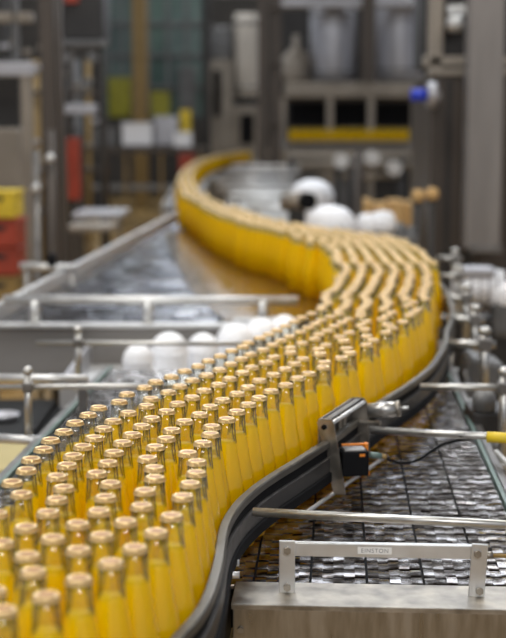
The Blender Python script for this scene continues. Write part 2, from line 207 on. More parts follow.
BOTTLES = '''-2404,12845 -2015,13275 -2581,13399 -1754,13793 -2289,14017 -1514,14321 -2422,14582 -1875,14775 -1283,14881 -2795,15026 -2248,15219 -1681,15344 -1113,15459 -2622,15663 -2055,15787 -1487,15902 -952,16144 -1870,16337 -2450,16271 -3044,16249 -1341,16574 -874,17018 -2411,16872 -1839,16965 -1375,17326 -2928,17154 -2400,17452 -830,17644 -1843,17699 -1320,17955 -3135,17755 -2610,18041 -781,18243 -2064,18236 -1349,18534 -3068,18424 -2546,18678 -768,18864 -1970,18821 -1462,19103 -3077,19023 -2514,19257 -919,19424 -1943,19456 -1401,19773 -3026,19658 -2457,19834 -754,20020 -1910,20070 -1268,20355 -2974,20267 -2383,20410 -666,20635 -1790,20638 -1225,20936 -2858,20843 -2294,21036 -617,21213 -1741,21216 -1069,21577 -2759,21497 -2180,21604 -431,21762 -1599,21813 -883,22126 -2636,22084 -2034,22248 -258,22371 -1419,22378 -695,22752 -2566,22660 -1793,22830 -77,22923 -1242,23010 -2271,23159 -497,23333 116,23504 -1723,23458 -1060,23585 -293,23915 -2173,23869 -1494,24037 331,24141 -855,24189 -113,24529 -1936,24478 -1327,24615 580,24744 -640,24771 -1776,25066 122,25189 -1095,25210 -430,25376 819,25424 -1510,25619 364,25784 -880,25791 1035,25965 -179,26009 -1307,26230 -646,26376 589,26421 0,26603 1337,26625 -1067,26788 -438,27022 788,27022 241,27213 1405,27201 -895,27418 -222,27614 994,27651 1760,27763 423,27838 -672,27989 -31,28219 1361,28265 795,28401 2008,28361 -453,28664 191,28799 1385,28844 1972,28959 804,29026 -229,29199 1562,29397 402,29468 2396,29454 1047,29692 -112,29767 1982,29996 623,30088 2617,30098 1328,30303 172,30453 1946,30601 821,30719 2512,30725 321,31013 1481,31001 2173,31265 1067,31407 3004,31296 1673,31583 562,31694 2566,31760 1293,32096 3194,31989 1910,32288 779,32364 2546,32423 1450,32695 3154,32592 2118,32950 977,33060 2705,33102 3579,33095 1627,33259 2317,33533 3125,33505 1192,33814 1892,33968 2649,34044 3279,34143 3849,34254 2119,34502 1434,34564 2688,34623 3452,34756 4030,34805 2162,35080 2746,35258 1711,35445 3308,35400 4202,35367 2309,35641 2859,35827 1807,36017 3421,35969 2421,36210 4023,36192 2970,36396 1959,36576 3554,36533 2501,36785 4246,36828 3050,36971 1991,37155 3613,37110 2533,37364 4104,37418 3082,37550 1936,37757 4653,37605 3615,37779 2486,37942 4153,37996 3036,38128 2048,38326 4702,38183 3604,38359 2600,38511 4142,38576 3144,38712 2059,38906 4691,38763 3685,38933 2636,39090 4267,39158 3225,39286 2198,39469 4861,39318 3799,39502 2775,39653 4357,39731 3339,39855 2337,40032 4899,39940 3886,40075 2883,40229 4437,40306 3427,40429 2440,40603 5040,40517 3969,40649 2984,40804 4552,40874 3534,41032 2522,41177 5099,41103 4084,41218 3056,41403 4616,41451 3597,41612 2580,41754 5268,41657 4149,41794 3146,41976 4689,42026 3687,42185 2650,42330 5229,42236 4232,42384 3189,42555 4770,42600 3749,42761 2640,42937 5327,42808 4294,42961 3297,43125 4867,43172 3838,43334 2834,43483 4383,43534 5464,43416 3386,43698 4921,43750 3929,43907 2827,44063 5463,43996 4448,44165 3437,44276 5029,44381 3973,44497 2974,44625 5595,44585 3513,44851 4602,44782 3023,45328 4133,45262 5083,45209 3579,45589 5608,45456 4627,45567 3075,45905 4110,45841 5153,45815 3591,46169 5692,46030 4659,46146 4148,46420 3123,46543 5183,46395 3667,46743 4669,46725 5714,46627 3103,47122 4188,47049 5245,46972 3648,47322 4720,47303 5777,47204 3063,47701 4141,47626 5233,47573 3608,47900 4664,47880 5773,47784 2968,48273 4101,48205 5178,48150 6249,48116 3513,48471 4623,48458 5693,48418 4006,48776 2947,48853 5136,48729 6203,48694 3492,49049 4645,49038 5651,48997 4148,49337 3052,49427 5157,49308 6163,49273 3637,49610 4665,49618 5670,49579 2917,49991 4166,49915 5179,49888 6185,49852 3655,50188 4691,50200 5692,50158 3150,50522 4190,50493 5213,50484 6231,50431 3677,50766 4698,50780 5736,50736 3045,51092 4170,51069 5204,51064 6220,51057 3595,51338 4689,51360 5714,51342 3118,51668 4184,51647 5194,51644 6284,51638 3658,51913 4695,51940 5758,51933 3147,52247 4188,52224 5241,52222 6342,52215 3673,52491 4742,52518 5751,52513 3192,52825 4235,52799 5248,52802 6346,52812 3721,53067 4749,53098 5766,53094 2994,53370 4240,53375 5251,53413 3724,53644 6267,53468 4735,53679 3207,53910 5744,53719 4216,53952 5224,53992 3696,54222 6249,54048 4709,54258 2941,54426 5720,54306 4195,54527 5204,54572 3679,54799 6322,54634 4689,54838 3127,54975 5710,54887 4173,55104 5194,55152 3661,55378 6198,55201 4678,55417 3108,55555 5682,55466 4156,55679 5178,55778 3561,55947 6173,55781 2940,56110 4641,55997 5657,56109 4057,56248 5096,56356 3373,56495 2816,56677 4540,56568 6106,56479 3870,56793 5567,56694 2403,57084 4990,56933 3255,57062 4358,57119 6044,57057 3754,57358 5465,57265 2840,57465 4809,57484 2297,57668 4231,57685 3521,57886 5801,57737 2960,58032 5236,57881 4681,58050 2417,58235 6325,57985 4001,58217 3448,58459 5644,58296 2888,58607 5088,58462 4466,58589 2321,58807 3923,58792 6103,58649 5510,58860 3331,59025 4917,59016 2770,59174 2003,59292 4358,59176 3805,59360 5969,59213 5339,59414 3181,59583 2480,59676 4783,59580 1806,59837 4230,59754 3671,59924 5829,59776 5291,59992 3141,60159 2568,60249 4751,60202 2004,60382 4185,60332 3631,60503 5747,60350 5209,60566 3099,60735 2526,60828 4669,60777 1962,60961 4103,60906 3555,61094 5641,60954 3015,61307 2442,61401 5158,61275 4583,61350 1872,61533 4017,61479 3469,61667 2841,61858 2270,61956 5139,61855 4564,61930 1705,62089 3999,62059 3450,62247 2902,62434 2330,62533 4964,62408 4390,62487 1766,62666 3875,62754 3303,62852 2738,62989 2164,63088 1393,63111 4316,63131 3736,63318 3139,63408 1796,63537 2538,63532 1231,63668 4139,63742 3511,63853 2938,63952 2374,64087 1795,64117 1230,64247 3909,64275 3344,64408 2773,64508 2204,64640 1625,64672 1060,64802 3845,64851 3283,64996 2710,65084 2146,65216 1509,65240 938,65369 3120,65553 2546,65642 1895,65738 1319,65806 744,65915 2910,66094 2290,66163 1700,66284 1116,66360 541,66458 2668,66621 2095,66709 1486,66822 912,66904 291,66982 2457,67161 1883,67249 1280,67364 706,67446 103,67531 2248,67702 1674,67790 1073,67905 499,67988 -102,68097 2123,68269 1550,68356 982,68478 408,68561 -157,68690 2005,68836 1432,68924 865,69045 294,69152 -276,69258 1464,69503 672,69592 102,69699 -541,69864 1115,69966 479,70139 -134,70314 1494,70406 -690,70479 922,70513 306,70693 -240,70888 1307,70955 734,71085 -592,71349 421,71574 -173,71752 -731,71912 847,71968 292,72139 -310,72315 -867,72476 831,72548 128,72696 -420,72885 -990,73042 573,73068 22,73266 -572,73445 -1141,73602 489,73641 -134,73825 -723,74005 -1280,74165 326,74198 -277,74387 -826,74575 -1383,74736 246,74772 -388,74956 -936,75145 -1526,75298 62,75322 -498,75525 -1050,75715 -1702,75851 -49,75891 -585,76112 -1137,76288 -1718,76446 -108,76468 -695,76682 -1298,76846 -1859,77012 -233,77034 -769,77257 -1324,77425 -284,77612 -1879,77592 -881,77826 -1436,77994 -388,78183 -1992,78161 -924,78404 -1517,78568 -462,78758 -2108,78813 -1050,78970 -1627,79138 -590,79323 -2265,79384 -1200,79530 -1754,79704 -575,79903 -2324,79961 -1280,80105 -1834,80278 -798,80438 -2379,80538 -1324,80683 -1870,80880 -846,81016 -2437,81115 -1372,81261 -1965,81452 -856,81596 -2589,81675 -1519,81822 -2100,82016 -1003,82202 -2629,82254 -1590,82398 -2136,82595 -1142,82766 -2717,82827 -1690,82969 -2233,83174 -1244,83340 -2852,83391 -1792,83554 -2341,83743 -1336,83912 -2939,83964 -1874,84128 -2422,84318 -1236,84484 -2952,84554 -1758,84737 -2311,84909 -2864,85127 -1851,85309 -2405,85482 -2941,85702 -1889,85893 -2466,86058 -3057,86271 -2041,86453 -2596,86624 -3132,86846 -2028,87033 -2620,87203 -3156,87425 -2148,87600 -2713,87799 -3261,87996 -2265,88168 -2818,88370 -3365,88566 -2316,88746 -2922,88940 -3470,89137 -2447,89310 -3027,89511 -3584,89705 -2576,89876 -3117,90084 -3658,90295 -2663,90449 -3205,90657 -3745,90869 -2665,91029 -3291,91231 -3825,91456 -2757,91602 -3298,91811 -3833,92036 -2706,92179 -3367,92387 -3930,92608 -2897,92727 -3424,92969 -4021,93180 -2936,93306 -3560,93533 -4096,93755 -2962,93886 -3597,94112 -4174,94330 -3121,94444 -3712,94680 -4238,94925 -3097,95023 -3735,95260 -4345,95495 -3253,95582 -3844,95830 -4364,96086 -3361,96152 -3876,96419 -4430,96662 -3344,96796 -3922,97021 -4514,97236 -3435,97369 -3967,97599 -4695,97787 -3509,97956 -4221,98121 -4916,98333 -3763,98477 -4341,98688 -3276,98792 -4908,98913 -3883,99045 -4465,99288 -3396,99359 -5009,99489 -3987,99615 -4538,99863 -3354,99938 -5082,100065 -3945,100194 -4471,100439 -3351,100518 -4999,100680 -3850,100813 -4394,101014 -4922,101255 -3831,101393 -4385,101594 -4940,101834 -3891,101970 -4435,102172 -4957,102424 -3880,102550 -4486,102762 -5015,103001 -4009,103115 -4544,103339 -5073,103618 -4001,103695 -4536,103919 -5209,104182 -4095,104298 -4643,104489 -5156,104760 -4139,104876 -4678,105088 -5240,105550 -4239,105683 -4778,105900 -5282,106186 -4247,106263 -4784,106483 -5380,106758 -4325,106838 -4882,107055 -5389,107337 -4311,107418 -4899,107669 -5445,107918 -4402,107991 -4922,108248 -5445,108498 -4354,108569 -4927,108828 -5502,109075 -4440,109142 -4998,109411 -5615,109644 -4506,109718 -5052,109989 -5582,110223 -4516,110298 -5030,110568 -5613,110802 -4503,110878 -5065,111147 -5635,111382 -4573,111454 -5138,111723 -5666,111961 -4645,112029 -5169,112302 -5739,112536 -4677,112609 -5267,112873 -5835,113109 -4664,113202 -5230,113452 -5760,113689 -4749,113776 -5295,114041 -4804,114353 -5817,114324 -5319,114621 -4829,114933 -5891,114899 -5385,115209 -4889,115509 -5901,115479 -5410,115788 -4864,116089 -5923,116059 -5373,116367 -4850,116669 -5948,116638 -5441,116943 -4943,117241 -5962,117218 -5479,117538 -4964,117821 -6091,117784 -5607,118104 -6127,118363 -5066,118431 -5588,118683 -6107,118942 -5064,119011 -5611,119263 -6133,119522 -5128,119587 -5649,119841 -6158,120120 -5078,120176 -5660,120421 -6378,120656 -5180,120747 -5702,121000 -6280,121228 -5231,121339 -5811,121569 -6341,121805 -5179,121917 -5790,122149 -6444,122375 -5314,122481 -5879,122722 -6410,122955 -5341,123060 -5900,123301 -6517,123525 -5425,123634 -5950,123879 -5365,124211 -6451,124172 -5942,124459 -5455,124784 -6522,124747 -6017,125034 -5509,125361 -6601,125322 -6048,125613 -5477,125941 -6552,125900 -6051,126193 -6623,126476 -5466,126547 -6124,126772 -6632,127056 -5600,127111 -6133,127352 -6712,127630 -5622,127691 -6213,127926 -6719,128210 -5667,128269 -6197,128506 -6832,128779 -5685,128849 -6214,129086 -6807,129358 -5709,129428 -6311,129658 -6819,129938 -5763,130006 -6294,130237 -6802,130518 -5744,130586 -6305,130817 -6953,131078 -5735,131166 -6308,131397 -7020,131672 -5845,131747 -6377,131996 -6921,132243 -5899,132325 -6443,132573 -6971,132826 -5844,132902 -6448,133153 -5913,133478 -6970,133456 -6453,133744 -5964,134056 -6982,134036 -6478,134324 -5953,134636 -7138,134594 -6490,134904 -7010,135160 -5999,135214 -6528,135483 -5986,135794 -7066,135766 -6567,136061 -6074,136367 -7084,136345 -6585,136641 -6043,136946 -7097,136925 -6530,137262 -5955,137519 -7089,137505 -6612,137836 -6078,138086 -7221,138070 -6559,138413 -6055,138700 -7167,138658 -6685,138980 -6181,139267 -7202,139243 -6682,139560 -6143,139845 -7203,139823 -6681,140140 -6121,140425 -7198,140403 -6711,140719 -6083,141204 -7232,141235 -6700,141512 -6149,141802 -7208,141814 -6696,142092 -7236,142394 -6235,142444 -6750,142710 -7326,142966 -6198,143023 -6829,143305 -6286,143596 -7329,143599 -6790,143884 -6218,144172 -7375,144177 -6858,144460 -6283,144749 -7356,144757 -6850,145040 -6229,145367 -7348,145337 -6860,145651 -6354,145934 -7423,145912 -6883,146230 -7401,146492 -6361,146550 -6886,146810 -7404,147071 -6401,147128 -6919,147389 -7463,147648 -6318,147702 -6978,147966 -6364,148280 -7496,148228 -6884,148538 -7479,148807 -6401,148859 -6984,149110 -7495,149387 -6418,149439 -7000,149689 -6481,150016 -7504,149978 -7002,150269 -6389,150588 -7509,150560 -7007,150849 -6514,151155 -7557,151138 -7047,151428 -6459,151732 -7549,151718 -7012,152006 -6509,152310 -7598,152296 -7076,152583 -6560,152888 -7658,152872 -7070,153163 -6577,153467 -7636,153460 -7126,153740 -6478,154039 -7623,154040 -7092,154319 -6614,154649 -7740,154608 -7152,154896 -6675,155225 -7707,155187 -7202,155473 -6701,155805 -7703,155767 -7213,156077 -6718,156385 -7730,156346 -7240,156656 -7756,156926 -6719,156974 -7237,157236 -6667,157552 -7807,157504 -7269,157815 -6765,158123 -7778,158095 -7278,158395 -6740,158703 -7800,158675 -7253,158974 -6735,159283 -7753,159268 -7247,159554 -6674,159860 -7857,159838 -7353,160124 -6844,160414 -7853,160418 -7346,160704 -6748,161028 -7846,160998 -7341,161284 -6853,161598 -7877,161578 -7372,161863 -6743,162168 -7881,162166 -7370,162443 -6868,162734 -7912,162745 -7373,163022 -6871,163314 -7930,163325 -7419,163600 -6918,163892 -7973,163903 -7421,164180 -6805,164470 -7916,164482 -7378,164759 -6884,165062 -7913,165062 -7417,165363 -6926,165673 -7935,165642 -7440,165942 -6792,166237 -7948,166222 -7367,166518 -6867,166812 -7949,166801 -7447,167092 -6911,167390 -8036,167375 -7418,167672 -6921,167970 -7930,167945 -7437,168251 -6941,168551 -7950,168525 -7450,168831 -6901,169130 -7981,169104 -7409,169409 -6907,169718 -7965,169683 -7420,169989 -6926,170298 -7931,170262 -7439,170568 -6882,170877 -7969,170841 -7472,171147 -6971,171450 -8015,171419 -7522,171725 -7010,172031 -8054,171998 -7557,172304 -6918,172604 -8068,172578 -7499,172881 -7001,173178 -8010,173156 -7509,173461 -7011,173758 -8046,173735 -7518,174040 -7010,174338 -8029,174315 -7517,174620 -6991,174937 -8120,174920 -7508,175200 -6981,175517 -8019,175491 -7499,175780 -8091,176097 -7052,176149 -7590,176388 -7071,176902 -8023,176892 -7557,177237 -7023,177480 -8066,177514 -7492,177822 -6969,178089 -8093,178097 -7537,178401 -7021,178667 -8117,178677 -7580,178979 -7064,179245 -8089,179256 -7550,179563 -7028,179824 -8063,179836 -7570,180142 -7040,180407 -8080,180444 -7528,180721 -7032,181023 -8247,180999 -7541,181301 -8093,181558 -7052,181611 -7568,181880 -7020,182191 -8115,182145 -7536,182459 -7046,182770 -8211,182756 -7575,183038 -7086,183349 -8117,183331 -7602,183617 -7076,183928 -8109,183920 -7599,184197 -7109,184507 -8263,184493 -7625,184776 -7065,185086 -8140,185060 -7642,185358 -7120,185663 -8210,185636 -7630,185938 -7135,186243 -8140,186215 -7646,186518 -7076,186820 -8178,186794 -7683,187097 -7160,187393 -8181,187393 -7666,187676 -7037,187960 -8165,187973 -7652,188265 -7136,188532 -8156,188553 -7624,188845 -7111,189115 -8128,189132 -7611,189430 -7094,189695 -8137,189712 -7640,190010 -7123,190274 -8200,190289 -7702,190586 -7140,190854 -8219,190868 -7721,191166 -7223,191464 -8228,191448 -7730,191746 -7074,192024 -8238,192028 -7736,192326 -7236,192620 -8243,192608 -7735,192915 -7172,193196 -8248,193188 -7672,193491 -7107,193772 -8185,193764 -7662,194071 -7153,194351 -8175,194344 -7678,194651 -7168,194930 -8303,194971 -7665,195230 -7153,195510 -8159,195533 -7650,195810 -7134,196090 -8149,196113 -7631,196390 -7000,196681 -8150,196693 -7638,196969 -7124,197247 -8132,197273 -7621,197549 -7035,197820 -8156,197852 -7596,198128 -7083,198399 -8092,198428 -7574,198708 -6957,198965 -8141,199006 -7631,199285 -7022,199564 -8147,199586 -7606,199864 -7061,200143 -8102,200164 -7571,200443 -7063,200723 -8078,200743 -7560,201023 -6963,201295 -8057,201323 -7549,201603 -6899,201871 -8076,201902 -7556,202183 -7031,202436 -8053,202482 -7511,202762 -7022,203074 -8049,203061 -7541,203341 -7052,203653 -8078,203640 -7570,203920 -6998,204231 -8067,204220 -7514,204498 -6980,204811 -8026,204799 -7522,205086 -7027,205389 -8040,205378 -7536,205666 -7027,205969 -8040,205958 -7537,206246 -7024,206549 -8038,206539 -7534,206826 -6998,207128 -8034,207119 -7529,207406 -6860,207691 -8030,207699 -7485,207985 -6956,208263 -8117,208285 -7446,208574 -6931,208842 -7959,208843 -7454,209154 -6940,209422 -7980,209423 -7489,209733 -6955,210002 -8003,210002 -7466,210312 -6962,210598 -7987,210642 -7461,210892 -6888,211173 -7940,211220 -7402,211469 -6906,211770 -8014,211795 -7417,212083 -6859,212531 -7954,212624 -7422,212919 -6861,213188 -7911,213233 -7396,213499 -6882,213768 -8015,213814 -7460,214075 -6888,214348 -7947,214390 -7399,214652 -6857,214932 -7886,214967 -7360,215231 -6830,215512 -7847,215546 -7328,215810 -6821,216092 -7989,216118 -7444,216378 -6937,216660 -7953,216697 -7435,216958 -6928,217240 -7951,217277 -7433,217538 -6809,217807 -7928,217856 -7360,218113 -6850,218390 -7939,218471 -7358,218693 -6849,218970 -7868,219047 -7344,219295 -6807,219561 -7933,219623 -7310,219874 -6713,220134 -7798,220187 -7266,220471 -6739,220713 -7799,220767 -7293,221051 -6643,221325 -7821,221347 -7200,221623 -6692,221903 -7743,221944 -7234,222222 -6650,222481 -7723,222551 -7164,222798 -6645,223061 -7655,223127 -7132,223377 -6606,223640 -7688,223706 -7093,223955 -6489,224208 -7577,224275 -7058,224534 -6541,224797 -7674,224847 -7045,225114 -6512,225376 -7544,225412 -7037,225693 -6455,225953 -7535,225992 -6994,226272 -6477,226534 -7513,226571 -7005,226851 -6391,227109 -7502,227151 -6882,227418 -6370,227690 -7435,227727 -6921,227996 -6409,228269 -7417,228307 -6903,228576 -6394,228854 -7444,228886 -6928,229155 -6335,229431 -7407,229483 -6834,229728 -6304,230031 -7313,230055 -6801,230329 -6225,230605 -7352,230634 -6841,230908 -6254,231194 -7335,231213 -6763,231483 -6193,231771 -7257,231788 -6696,232059 -6195,232351 -7246,232368 -6733,232638 -5975,232888 -7223,232947 -6633,233209 -6107,233452 -7109,233541 -6582,233787 -6056,234030 -7211,234112 -6642,234364 -6108,234613 -7193,234692 -6583,234947 -6057,235191 -7071,235259 -6556,235526 -6030,235770 -7045,235839 -6530,236105 -5921,236340 -7101,236416 -6578,236683 -5953,236919 -7111,236996 -6433,237245 -5900,237529 -7051,237573 -6416,237825 -5835,238111 -6899,238146 -6387,238417 -5874,238689 -7021,238728 -6369,238997 -5857,239269 -6884,239336 -6361,239586 -5814,239861 -6887,239916 -6309,240164 -5800,240441 -6827,240493 -6308,240753 -5794,241021 -6894,241069 -6284,241333 -5769,241600 -6773,241644 -6259,241912 -5666,242171 -6743,242232 -6142,242502 -5617,242749 -6674,242808 -6163,243082 -5638,243328 -6662,243404 -6139,243661 -5614,243908 -6622,243982 -6102,244240 -5539,244483 -6652,244562 -6086,244820 -5559,245062 -6572,245136 -6059,245407 -5529,245642 -6693,245742 -6038,245986 -5461,246218 -6588,246313 -5995,246565 -5435,246797 -6485,246884 -5904,247138 -5373,247374 -6389,247456 -5865,247716 -5679,248266 -6664,248291 -5160,248525 -6163,248584 -5645,248845 -6655,248892 -4969,249073 -6143,249164 -5598,249423 -6623,249489 -5063,249645 -6103,249760 -5544,250012 -6602,250079 -4998,250222 -6059,250339 -5451,250584 -6563,250657 -4910,250798 -5964,250911 -5442,251164 -6460,251249 -4903,251378 -5930,251490 -5408,251743 -6417,251828 -4869,251957 -5889,252068 -5324,252317 -6361,252405 -4733,252521 -5811,252643 -5189,252880 -6348,252985 -4626,253102 -5719,253216 -5193,253460 -6251,253556 -4673,253718 -5684,253795 -5158,254039 -6182,254132 -4639,254297 -5654,254374 -5128,254618 -6151,254711 -4592,254875 -5603,254952 -5075,255195 -6076,255287 -4451,255438 -5550,255529 -5019,255772 -6024,255864 -4493,256016 -5497,256107 -4970,256350 -5979,256443 -4444,256594 -5452,256685 -4926,256928 -5993,257022 -4343,257165 -5404,257263 -4846,257503 -5879,257598 -4319,257745 -5355,257848 -4817,258082 -5829,258184 -4278,258323 -5286,258424 -4751,258658 -5784,258764 -4194,258897 -5220,259000 -4658,259245 -5704,259338 -4123,259473 -5176,259578 -4624,259824 -5678,259918 -4090,260051 -5150,260157 -4614,260404 -5621,260495 -4040,260629 -5093,260735 -4563,260982 -5568,261073 -4028,261209 -5039,261312 -4491,261558 -5547,261652 -3970,261812 -4993,261890 -4473,262147 -5574,262232 -3947,262392 -4983,262470 -4423,262724 -5460,262800 -3803,262954 -4925,263047 -4374,263302 -5402,263377 -3819,263533 -4876,263625 -4287,263876 -5382,263957 -3710,264103 -4802,264200 -4223,264452 -5280,264528 -3691,264683 -4761,264785 -4189,265031 -5244,265107 -3657,265262 -4669,265358 -4148,265613 -5152,265679 -3571,265835 -4632,265937 -4111,266192 -5145,266259 -3524,266414 -4625,266517 -4080,266771 -5108,266838 -3551,267009 -4565,267093 -4045,267350 -5059,267439 -3450,267580 -4528,267672 -4008,267929 -5021,268018 -3400,268158 -4490,268251 -3874,268493 -4980,268596 -3347,268736 -4448,268830 -3835,269072 -4916,269173 -3290,269315 -4312,269402 -3782,269649 -4834,269757 -3256,269894 -4259,269980 -3735,270235 -4750,270331 -3206,270472 -4216,270558 -3692,270813 -4761,270910 -3163,271050 -4173,271136 -3636,271390 -4714,271489 -3106,271627 -4156,271716 -3608,271970 -4622,272061 -3079,272206 -4090,272292 -3566,272548 -4700,272651 -3037,272784 -4048,272871 -3503,273133 -4520,273209 -2970,273360 -3991,273448 -3433,273709 -4540,273798 -2872,273931 -3965,274027 -3336,274280 -4434,274368 -2802,274507 -3901,274604 -3363,274860 -4377,274945 -2727,275082 -3846,275181 -3319,275438 -4316,275522 -2783,275659 -3788,275779 -3256,276015 -4271,276100 -2650,276223 -3751,276358 -3220,276594 -4234,276679 -2626,276802 -3689,276935 -3133,277167 -4245,277291 -2594,277381 -3652,277513 -3121,277747 -4120,277858 -2582,277960 -3589,278090 -3032,278326 -4132,278454 -2481,278531 -3526,278667 -2997,278905 -4033,279026 -2454,279110 -3476,279244 -2903,279477 -3936,279598 -2358,279682 -3374,279815 -2807,280049 -3838,280169 -2263,280253 -3302,280391 -2763,280627 -3784,280747 -2208,280831 -3245,280968 -2716,281206 -3706,281321 -2130,281405 -3176,281558 -2588,281771 -3666,281925 -2017,281974 -3101,282133 -2536,282359 -3555,282494 -1988,282553 -3002,282705 -2450,282933 -3456,283066 -1898,283126 -2916,283278 -2361,283753 -3453,283900 -1826,283986 -2836,284119 -2295,284329 -3320,284464 -1765,284563 -2789,284698 -2240,284906 -3300,285044 -1692,285139 -2701,285276 -2160,285484 -3223,285619 -1627,285715 -2636,285852 -2095,286061 -3105,286210 -1538,286288 -2567,286428 -2005,286634 -3113,286790 -1473,286864 -2542,287017 -1954,287212 -3011,287360 -1422,287442 -2402,287580 -1867,287814 -2943,287936 -1320,288013 -2335,288156 -1803,288391 -2803,288499 -1256,288589 -2272,288733 -1700,288962 -2776,289079 -1148,289159 -2237,289312 -1704,289542 -2726,289656 -1124,289738 -2176,289888 -1569,290110 -2644,290231 -1021,290309 -2038,290452 -1508,290687 -2595,290808 -877,290871 -2024,291032 -1494,291267 -2497,291380 -877,291474 -1964,291608 -1355,291830 -2428,291956 -818,292051 -1824,292171 -1280,292405 -2313,292525 -757,292656 -1778,292749 -1237,292983 -2244,293100 -700,293316 -1765,293427'''
# ------------------------------------------------------------------ the room
struct('floor', one(box, (0, 16, -.05), (34, 44, .1)), 'floor')
struct('wall_back', one(box, (0, 36.1, 4.2), (34, .2, 8.4)), 'wall')
struct('ceiling', one(box, (0, 16, 8.45), (34, 44, .1)), 'grey')
for n, x0, x1 in ((1, -9.5, -4.2), (2, -3.6, 1.6), (3, 2.2, 8)):
    bm = bmesh.new(); box(bm, ((x0+x1)/2, 35.95, 6.35), (x1-x0, .04, 2.6))
    w = struct('window_%d' % n, bm, 'sky' if n < 3 else 'sky_boosted')
    bm = bmesh.new()
    for k in range(6): box(bm, (x0 + (x1-x0)*k/5, 35.9, 6.35), (.09, .08, 2.7))
    box(bm, ((x0+x1)/2, 35.9, 5.02), (x1-x0, .09, .1)); box(bm, ((x0+x1)/2, 35.9, 7.68), (x1-x0, .09, .1))
    obj('window_frame', bm, 'steel_d', w)
# green glazing, far left
for n, (a, b) in enumerate(((98, 134), (148, 206))):
    p = pt(a, -8, 33); q = pt(b, 118, 33); bm = bmesh.new()
    box(bm, ((p.x+q.x)/2, 33, (p.z+q.z)/2), (q.x-p.x, .06, p.z-q.z)); w = struct('window_%d' % (4+n), bm, 'pane')
    bm = bmesh.new()
    for k in range(4): box(bm, (p.x + (q.x-p.x)*k/3, 32.93, (p.z+q.z)/2), (.07, .08, p.z-q.z))
    for k in range(5): box(bm, ((p.x+q.x)/2, 32.93, q.z + (p.z-q.z)*k/4), (q.x-p.x, .08, .07))
    obj('window_frame', bm, 'grey', w)
struct('trim_1', one(box, (pt(140, 50, 30).x, 30, 4), (.30, .3, 8)), 'ochre')
struct('trim_2', one(box, (pt(206, 50, 29).x, 29, 4), (.16, .3, 8)), 'dark')

# ------------------------------------------------------------------ conveyor bed (runs away from the camera, turned 3.4 deg to the right)
S = .06
def bx(x, y): return x + S * y                       # x measured across the bed at y = 0
XL, XR, W = -.641, .310, .0864
def strand(bm, xc, y0, y1, w, teeth, seed, z=BED, pitch=.0381, glint=1.0):
    rnd = random.Random(seed); n = int((y1-y0)/pitch)
    hw = w/2 - .002
    if teeth:
        br = [-1, -.60, -.20, .20, .60, 1]; fx = [0, 1, 0, 1, 0]
    else: br = [-1, 1]; fx = [0]
    for j in range(n):
        y = y0 + j*pitch; tilt = rnd.uniform(-.0012, .0012) * glint; tx = rnd.uniform(-.0004, .0004) * glint
        for i in range(len(br)-1):
            if teeth: tilt = rnd.uniform(-.0016, .0016); tx = rnd.uniform(-.0005, .0005)
            xa, xb = xc + br[i]*hw, xc + br[i+1]*hw; dy = .0062*fx[i]
            f0 = y - dy; f1 = y + pitch - .0054 - dy
            prof = [(f0, -.006), (f0+.0004, -.0016), (f0+.0035, -.0004), (f0+.011, 0), ((f0+f1)/2, .0002), (f1-.011, 0), (f1-.0035, -.0004), (f1-.0004, -.0016), (f1, -.006)]
            A = [bm.verts.new((bx(xa, py), py, z + pz_ + tilt*(py-y)/pitch - tx)) for py, pz_ in prof]
            B = [bm.verts.new((bx(xb, py), py, z + pz_ + tilt*(py-y)/pitch + tx)) for py, pz_ in prof]
            for k in range(len(prof)-1):
                f = bm.faces.new((A[k], B[k], B[k+1], A[k+1])); f.smooth = False
bed = thing('conveyor', 'long steel slat-chain conveyor bed carrying the queue of juice bottles', 'conveyor', (0, 2.2, 0))
NEAR_X = -.035                                        # the steel end beam starts right of here
for i in range(11):
    xc = XL + W*(i+.5)
    y0 = 2.05 if bx(xc, 2.1) > NEAR_X - .02 else .95
    bm = bmesh.new(); strand(bm, xc, y0, 3.98 if i < 5 else (4.05 if i == 5 else (4.3 if i == 6 else 7.1)), W, True, i)
    obj('chain_strand', bm, 'chain', bed)
def slab(bm, x0, x1, y0, y1, z0, z1):
    v = [bm.verts.new((bx(x, y), y, z)) for z in (z0, z1) for x, y in ((x0, y0), (x1, y0), (x1, y1), (x0, y1))]
    for f in ((3, 2, 1, 0), (4, 5, 6, 7), (0, 1, 5, 4), (1, 2, 6, 5), (2, 3, 7, 6), (3, 0, 4, 7)): bm.faces.new([v[i] for i in f])
bm = bmesh.new(); slab(bm, XL, XL+5*W, .95, 3.98, .93, .990); slab(bm, XL+5*W, XL+7*W, 2.05, 4.05, .93, .990); slab(bm, XL+7*W, XR, 2.05, 7.1, .93, .990)
slab(bm, XL+5*W+.001, XL+5.62*W, .95, 2.04, .93, .9995); obj('carry_pan', bm, 'under', bed)
bm = bmesh.new(); slab(bm, XL-.013, XL-.004, .95, 4.0, .95, 1.004); slab(bm, XR+.002, XR+.010, 2.06, 7.1, .95, 1.004); obj('edge_strip', bm, 'green', bed)
bm = bmesh.new(); slab(bm, XL-.030, XL-.017, .95, 4.0, .86, 1.0); slab(bm, XR+.015, XR+.030, 2.1, 7.1, .86, 1.0); obj('side_frame', bm, 'steel_d', bed)
for x, y in ((XL+.03, 1.4), (XR-.03, 2.6), (XL+.03, 3.8), (XR-.03, 5.0), (XR-.03, 6.9)):
    obj('leg', one(box, (bx(x, y), y, .465), (.06, .06, .93), None, .004), 'steel_d', bed)

